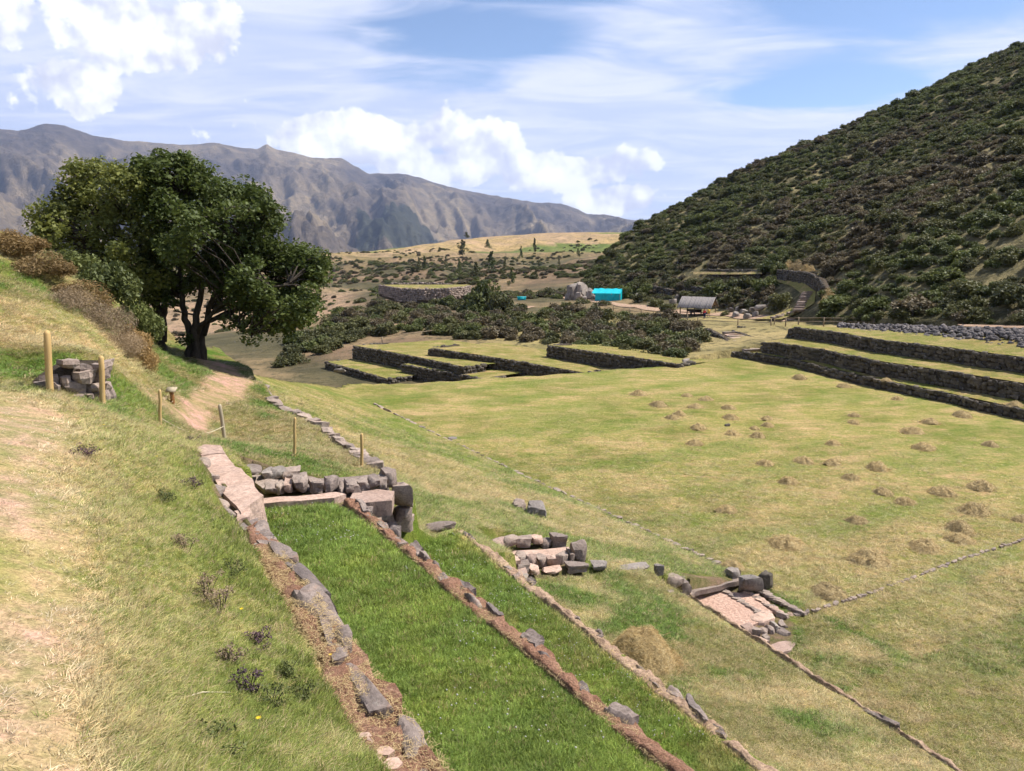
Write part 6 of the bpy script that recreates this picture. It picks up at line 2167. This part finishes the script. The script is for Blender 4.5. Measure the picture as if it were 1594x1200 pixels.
# person in red by the fence
def build_person():
    b = hit(1096.5, 496.5)
    R = empty('person', tuple(b), 0.4)
    tag(R, 'person in a red top and dark trousers standing by the hut', 'person')
    bm = bmesh.new()
    H = 1.42
    J = {'pelvis': (0, 0, .53), 'waist': (0, 0, .60), 'chest': (0, 0, .74), 'neck': (0, 0, .84), 'head': (0, .005, .92), 'top': (0, .0, .975),
         'hl': (-.055, 0, .50), 'kl': (-.06, .01, .28), 'al': (-.065, -.01, .05), 'fl': (-.07, .07, .02), 'hr': (.055, 0, .50), 'kr': (.06, .015, .28), 'ar': (.068, -.01, .05), 'fr': (.075, .07, .02),
         'sl': (-.105, 0, .80), 'el': (-.135, .0, .64), 'wl': (-.125, .05, .50), 'gl': (-.12, .06, .455), 'sr': (.105, 0, .80), 'er': (.135, .01, .64), 'wr': (.10, .09, .56), 'gr': (.08, .12, .54)}
    E = [('pelvis', 'waist'), ('waist', 'chest'), ('chest', 'neck'), ('neck', 'head'), ('head', 'top'), ('pelvis', 'hl'), ('hl', 'kl'), ('kl', 'al'), ('al', 'fl'), ('pelvis', 'hr'), ('hr', 'kr'), ('kr', 'ar'), ('ar', 'fr'),
         ('chest', 'sl'), ('sl', 'el'), ('el', 'wl'), ('wl', 'gl'), ('chest', 'sr'), ('sr', 'er'), ('er', 'wr'), ('wr', 'gr')]
    rad = dict(pelvis=.085, waist=.075, chest=.085, neck=.03, head=.055, top=.04, hl=.06, kl=.042, al=.026, fl=.022, hr=.06, kr=.042, ar=.026, fr=.022, sl=.04, el=.028, wl=.02, gl=.02, sr=.04, er=.028, wr=.02, gr=.02)

    def skin(name, keys, mat, grow=1.0):
        ks = [k for k in J if k in keys]
        me = bpy.data.meshes.new(name)
        me.from_pydata([tuple(np.array(J[k]) * H) for k in ks], [(ks.index(a), ks.index(b_)) for a, b_ in E if a in ks and b_ in ks], [])
        o = link(name, me, R)
        md = o.modifiers.new('skin', 'SKIN')
        for i, k in enumerate(ks):
            sv = me.skin_vertices[0].data[i]
            sv.radius = (rad[k] * H * grow * (1.1 if k in ('chest', 'waist', 'pelvis') else 1), rad[k] * H * grow * (0.75 if k in ('chest', 'waist', 'pelvis') else 1))
            sv.use_root = (i == 0)
        o.modifiers.new('sub', 'SUBSURF').levels = 1
        o.modifiers['sub'].render_levels = 1
        me.materials.append(M[mat])
        return o
    bm.free()
    skin('body', list(J), 'skin')
    skin('red_top', ['waist', 'chest', 'sl', 'el', 'wl', 'sr', 'er', 'wr', 'pelvis'], 'red', 1.18)
    skin('trousers', ['pelvis', 'hl', 'kl', 'al', 'hr', 'kr', 'ar'], 'navy', 1.2)
    g = Geo()
    th = np.linspace(0, 2 * math.pi, 12, endpoint=False)
    V = [(0, 0, .995 * H)] + [(.058 * H * s * math.cos(t), .058 * H * s * math.sin(t) - .008 * H, z * H) for s, z in ((.6, .985), (1.0, .955), (1.02, .92)) for t in th]
    f = [[1 + r * 12 + i, 1 + r * 12 + (i + 1) % 12, 13 + r * 12 + (i + 1) % 12, 13 + r * 12 + i] for r in range(2) for i in range(12)]
    g.add(V, f, [[0, 1 + (i + 1) % 12, 1 + i] for i in range(12)])
    g.obj('hair', M['hair'], R, True)


build_person()

# ------------------------------------------------------------------ grass, weeds, flowers, straw litter


def tuft_mesh(name, seed, blades, h, spread, w, lean=0.5, droop=0.3):
    rng = np.random.default_rng(seed)
    n = blades
    a = rng.uniform(0, 6.283, n)
    r = spread * np.sqrt(rng.uniform(0, 1, n))
    b = np.c_[r * np.cos(a), r * np.sin(a), np.full(n, -0.01)]
    az = a + rng.normal(0, 0.8, n)
    hh = h * rng.uniform(0.55, 1.25, n)
    ln = lean * rng.uniform(0.3, 1.4, n)
    d = np.c_[np.cos(az), np.sin(az), np.zeros(n)]
    s = np.c_[-np.sin(az + 0.6), np.cos(az + 0.6), np.zeros(n)] * (w * rng.uniform(0.6, 1.3, n))[:, None]
    m = b + d * (ln * hh * 0.45)[:, None] + np.c_[np.zeros((n, 2)), hh * 0.6]
    t = b + d * (ln * hh * 1.1)[:, None] + np.c_[np.zeros((n, 2)), hh * (1.0 - droop * rng.uniform(0, 1, n))]
    V = np.stack([b - s, b + s, m + s * 0.8, m - s * 0.8, t], axis=1).reshape(-1, 3)
    k = np.arange(n) * 5
    q = np.c_[k, k + 1, k + 2, k + 3]
    tr = np.c_[k + 3, k + 2, k + 4]
    return mesh_np(name, V, [q, tr], M['grass'], False, {'v': np.repeat(rng.uniform(0, 1, n), 5)})


def clover_mesh(name, seed):
    rng = np.random.default_rng(seed)
    n = 12
    c = np.c_[rng.normal(0, 0.035, (n, 2)), rng.uniform(0.02, 0.05, n)]
    P, f = leaf_cards(c, rng, 0.012, 1.2, 0.8)
    return mesh_np(name, P, f, M['grass'], False, {'v': np.repeat(rng.uniform(0, 1, n), 4)})


GK = [tuft_mesh('tuft', 800, 16, 0.075, 0.040, 0.0024, 0.7), tuft_mesh('tuft', 801, 16, 0.065, 0.045, 0.0026, 0.9), tuft_mesh('tuft', 802, 14, 0.055, 0.045, 0.0024, 1.1, 0.5), tuft_mesh('tuft', 803, 14, 0.04, 0.05, 0.0022, 1.6, 0.6),
      clover_mesh('tuft', 804), clover_mesh('tuft', 805), tuft_mesh('tuft', 806, 8, 0.13, 0.03, 0.0018, 0.5, 0.2)]


def keep_out(n, t, x, y):
    """no grass on stone and bare soil"""
    bad = (t < t_cross(n)) & (n > L_AL(t) - 0.02 + 0.10 * (vnoise(t * 3, t * 0, 77) - 0.5)) & (n < L_AR(t) + 0.02)
    bad |= (t < t_cross(n)) & (n > L_BL(t)) & (n < np.maximum(L_BR(t), L_BL(t) + 0.2))
    k = (t < t_cross(n)) & (n > L_C(t)) & (n < L_C(t) + 0.15)
    bad |= k & (vnoise(t * 4, n * 4, 78) > 0.42)
    bad &= ~((n > L_BL(t) - 0.1) & (vnoise(t * 2.6, n * 7 + 3, 79) > 0.80))
    bad |= in_poly(n, t, PIT)
    bad |= bare(n, t)
    return bad


def build_grass():
    rng = np.random.default_rng(21)
    N0 = 250000
    az = np.radians(rng.uniform(-37.0, 36.5, N0))
    r = np.exp(rng.uniform(math.log(2.3), math.log(46), N0))
    x, y = r * np.sin(az), r * np.cos(az)
    n, t = to_nt(x, y)
    rr = np.interp(x, rim[:, 0], rim[:, 1])
    ok = ~keep_out(n, t, x, y) & (y < rr + 0.5) & (rng.uniform(0, 1, N0) < sstep(47, 20, r) + 0.04)
    pm = np.maximum(path_masks(x, y), 0)
    lp = low_path(x, y)
    ok &= (rng.uniform(0, 1, N0) > pm * 0.95) & (rng.uniform(0, 1, N0) > lp * 1.05)
    x, y, n, t, r, pm = x[ok], y[ok], n[ok], t[ok], r[ok], pm[ok]
    z = ground_h(n, t)
    # drop tufts on the steep faces of the steps
    z2 = ground_h(n + 0.12, t)
    z3 = ground_h(n, t + 0.12)
    ok = (np.abs(z2 - z) < 0.25) & (np.abs(z3 - z) < 0.25)
    x, y, z, n, t, r, pm = x[ok], y[ok], z[ok], n[ok], t[ok], r[ok], pm[ok]
    m = len(x)
    one = t < t_cross(n)
    lush = one & (n < L_C(t)) & (n > L_AR(t))
    bank = one & (n < L_AL(t))
    col = ground_color(x, y)
    green = col[:, 1] / (col[:, 0] + 1e-6)
    f = fbm(x * 2.2, y * 2.2, 23, 3)
    hs = np.where(lush, 0.72, np.where(bank, 0.52, 0.45)) * rng.uniform(0.7, 1.3, m)
    hs = np.where(bank & (green > 1.15), 0.68 * rng.uniform(0.7, 1.4, m), hs)
    edge = sstep(0.45, 0.0, np.abs(n - L_AL(t))) * bank
    hs = hs * (1 + 0.6 * edge)
    hs = np.where(pm > 0.5, hs * 0.6, hs)
    grow = np.clip(r / 7.5, 0.8, 3.2) ** 0.8
    kind = np.where(lush, rng.choice([0, 1, 1, 2, 0, 1, 2, 2], m), np.where(green > 1.1, rng.choice([0, 1, 2, 2, 1], m), rng.choice([2, 3, 3, 2], m)))
    kind = np.where((rng.uniform(0, 1, m) < 0.025) & bank, 6, kind)
    c0 = fbm(x * 1.1, y * 1.1, 29, 4)
    dryk = np.where(lush, 0.04 + 0.05 * sstep(0.50, 0.70, c0), np.where(green > 1.1, 0.16, 0.35))
    azd = np.degrees(np.arctan2(x, y))
    isgreen = bank & (rng.uniform(0, 1, m) < 0.46 * sstep(-35.5, -22, azd + 9 * (f - 0.5)))
    isdry = rng.uniform(0, 1, m) < dryk
    c = col * rng.uniform(0.75, 1.4, m)[:, None] * np.where(lush, 1.8 + 0.5 * sstep(0.35, 0.65, f), 1.5)[:, None]
    c = np.where(isgreen[:, None], np.array((0.20, 0.235, 0.050)) * rng.uniform(0.7, 1.35, m)[:, None], c)
    c = np.where((isdry & ~isgreen)[:, None], C_DRY * rng.uniform(0.7, 1.25, m)[:, None], c)
    c = np.where((kind == 6)[:, None], C_DRY * 1.1, c)
    c = np.where(lush[:, None], c * (1 + sstep(0.45, 0.68, c0)[:, None] * np.array((0.12, 0.05, 0.0))), c)
    yl = rng.uniform(0, 1, m)[:, None]
    c = c * (1 + (yl - 0.5) * np.array((0.25, 0.05, 0.0)))
    sc = np.c_[grow, grow, hs * np.minimum(grow, 1.9)]
    rot = np.c_[rng.normal(0, 0.18, m), rng.normal(0, 0.18, m), rng.uniform(0, 6.28, m)]
    scatter('grass', np.c_[x, y, z], rot, sc, GK, kind, 'short grass and clover covering terraces, bank and plaza', 'grass', c)
    # white clover heads in the lush terrace
    ax, ay = rng.uniform(-6, 12, 14000), rng.uniform(3, 17, 14000)
    nn, tt = to_nt(ax, ay)
    k = (tt < t_cross(nn) - 0.2) & (nn > L_AR(tt) + 0.1) & (nn < L_C(tt) - 0.1) & ~((nn > L_BL(tt) - 0.1) & (nn < L_BR(tt) + 0.2)) & (fbm(ax * 0.8, ay * 0.8, 27, 3) > 0.46)
    ax, ay = ax[k][:900], ay[k][:900]
    nn, tt = to_nt(ax, ay)
    g = Geo()
    octv = np.array([(1, 0, 0), (-1, 0, 0), (0, 1, 0), (0, -1, 0), (0, 0, 1), (0, 0, -1)], float)
    octf = [[0, 2, 4], [2, 1, 4], [1, 3, 4], [3, 0, 4], [2, 0, 5], [1, 2, 5], [3, 1, 5], [0, 3, 5]]
    zz = ground_h(nn, tt)
    for a, b, h in zip(ax, ay, zz):
        g.add(octv * rng.uniform(0.006, 0.011) + (a, b, h + rng.uniform(0.05, 0.085)), None, octf, rng.uniform())
    tag(g.obj('clover_flowers', M['white_flower'], None, True), 'tiny white clover flowers dotted over the two green terraces', 'flowers', kind='stuff')


build_grass()


def litter(root, lL, lR, t0, t1, z, n, seed):
    rng = np.random.default_rng(seed)
    t = rng.uniform(t0, t1, n)
    k = rng.uniform(0, 1, n)
    nn = lL(t) + (lR(t) - lL(t)) * k
    x, y = to_xy(nn, t)
    p = np.c_[x, y, z + 0.035 + (fbm(x * 5, y * 5, seed, 4) - 0.5) * 0.06 + rng.uniform(0, 0.02, n)] - np.array(root.location)
    th = rng.uniform(0, 6.28, n)
    d = np.c_[np.cos(th), np.sin(th), rng.normal(0, 0.2, n)] * rng.uniform(0.008, 0.034, n)[:, None]
    s = np.c_[-np.sin(th), np.cos(th), rng.normal(0, 0.3, n)] * rng.uniform(0.0006, 0.0014, n)[:, None]
    P = np.stack([p - d - s, p - d + s, p + d + s, p + d - s], axis=1).reshape(-1, 3)
    tag(link('straw_litter', mesh_np('straw_litter', P, np.arange(n * 4).reshape(-1, 4), M['straw'], False, {'v': np.repeat(rng.uniform(0, 1, n), 4)}), root), kind='stuff')


litter(WALL_A, L_AL, L_AR, 2.5, 7.6, Z_A, 9000, 71)
litter(WALL_B, L_BL, L_BR, 2.5, 10.5, Z_T1, 4000, 72)
litter(WALL_C, L_C, lambda t: L_C(t) + 0.2, 2.5, 11.8, Z_T2, 2500, 73)
# broken red slabs at the near end of the first wall
for px, py, w, h in ((566, 1150, 42, 20), (598, 1168, 34, 16), (610, 1186, 30, 16), (585, 1178, 20, 12)):
    p = at_z(px, py, Z_A + 0.04)
    dd = p[1]
    a = [at_z(px + w * 0.5 * math.cos(k) * random.uniform(.8, 1.1), py + h * 0.6 * math.sin(k) * random.uniform(.8, 1.1), Z_A + 0.05) for k in np.linspace(0, 2 * math.pi, 7)[:-1]]
    poly_slab(WALL_A, 'broken_slab', a, 0.05, 'slab', int(px), 0.012, 2)


def weed(px, py, w, h, mat, label, name, n=260, size=0.010, asp=0.5):
    p = drop(px, py)
    rng = np.random.default_rng(int(px * 7 + py))
    cl = np.c_[rng.normal(0, w * 0.35, (14, 2)), rng.uniform(0.15, 1, 14) * h]
    r = empty(name, tuple(p))
    tag(r, label, 'weed')
    link('leaves', foliage_mesh('leaves', cl, w * 0.22, n // 14, size, M[mat], int(px), 0.4, asp), r)
    g = Geo()
    for c in cl:
        g.tube([(c[0] * .2, c[1] * .2, -0.02), (c[0] * .6, c[1] * .6, c[2] * .6), tuple(c)], 0.0025, 4, False)
    g.obj('stems', M['bark'], r)
    return r


for px, py, w, h, m_, lab in ((385, 1085, 0.16, 0.14, 'purple_weed', 'purple-leaved weed beside the red soil of the nearest wall'), (395, 1005, 0.16, 0.10, 'purple_weed', 'purple weed clump halfway up the bank'),
                              (320, 935, 0.18, 0.20, 'twig', 'withered grey weed on the upper bank'), (345, 955, 0.2, 0.18, 'twig', 'second withered weed right of the first on the bank'), (130, 712, 0.22, 0.10, 'purple_weed', 'dark weed on the grass near the small stone wall'),
                              (470, 1090, 0.14, 0.1, 'shrub_green', 'green leafy weed at the edge of the red soil'), (295, 690, 0.2, 0.12, 'purple_weed', 'reddish weeds left of the pink slab'), (300, 760, 0.2, 0.12, 'purple_weed', 'reddish weeds beside the open joint'),
                              (440, 1060, 0.14, 0.10, 'shrub_green', 'green weed just above the purple one'), (578, 716, 0.25, 0.18, 'shrub', 'dark tuft of weeds beside the rightmost slim post'), (470, 632, 0.3, 0.25, 'shrub_brown', 'dry weed on the crumbling stone edge')):
    weed(px, py, w, h, m_, lab, 'weed', 420)
for px, py, w, h, m_, lab in ((420, 1110, 0.16, 0.12, 'shrub_green', 'leafy green weed left of the broken red slabs'), (330, 1160, 0.18, 0.10, 'shrub_green', 'green weed patch at the bottom of the bank'), (360, 900, 0.2, 0.12, 'shrub_green', 'green weed patch between the withered weeds and the wall'),
                              (290, 860, 0.16, 0.14, 'twig', 'withered stalks higher up the bank'), (352, 1040, 0.16, 0.13, 'twig', 'withered grey stalks left of the purple weeds'), (255, 780, 0.2, 0.1, 'shrub_green', 'green weeds on the bank left of the pink slab')):
    weed(px, py, w, h, m_, lab, 'weed', 420)
for px, py, lab in ((377, 966, 'single yellow flower on the middle of the bank'), (404, 1143, 'yellow flower low on the bank near the frame bottom'), (515, 1037, 'yellow flower at the edge of the red soil'), (163, 672, 'yellow flower below the small stone wall'), (245, 722, 'yellow flower on the bank left of the slab')):
    p = drop(px, py)
    r = empty('yellow_flower', tuple(p))
    tag(r, lab, 'flower', 'yellow flowers on the bank')
    g = Geo()
    g.tube([(0, 0, -.02), (0.004, 0, 0.05), (0, 0, 0.09)], 0.0015, 5); g.obj('stem', M['shrub_green'], r)
    g = Geo()
    for k in range(12):
        a = k * math.pi / 6
        g.add([(0, 0, .09), (.009 * math.cos(a - .2), .009 * math.sin(a - .2), .094), (.017 * math.cos(a), .017 * math.sin(a), .097), (.009 * math.cos(a + .2), .009 * math.sin(a + .2), .094)], [[0, 1, 2, 3]])
    g.obj('petals', M['yellow_flower'], r)
p, q_ = drop(270, 1100), drop(358, 1088)
g = Geo(); g.tube([p + np.array((0, 0, .03)), (p + q_) / 2 + np.array((0, 0, .06)), q_ + np.array((0, 0, .04))], 0.004, 6)
tag(g.obj('dry_stalk', M['rope'], None, True), 'long pale dry stalk lying on the bank near the frame bottom', 'stalk')
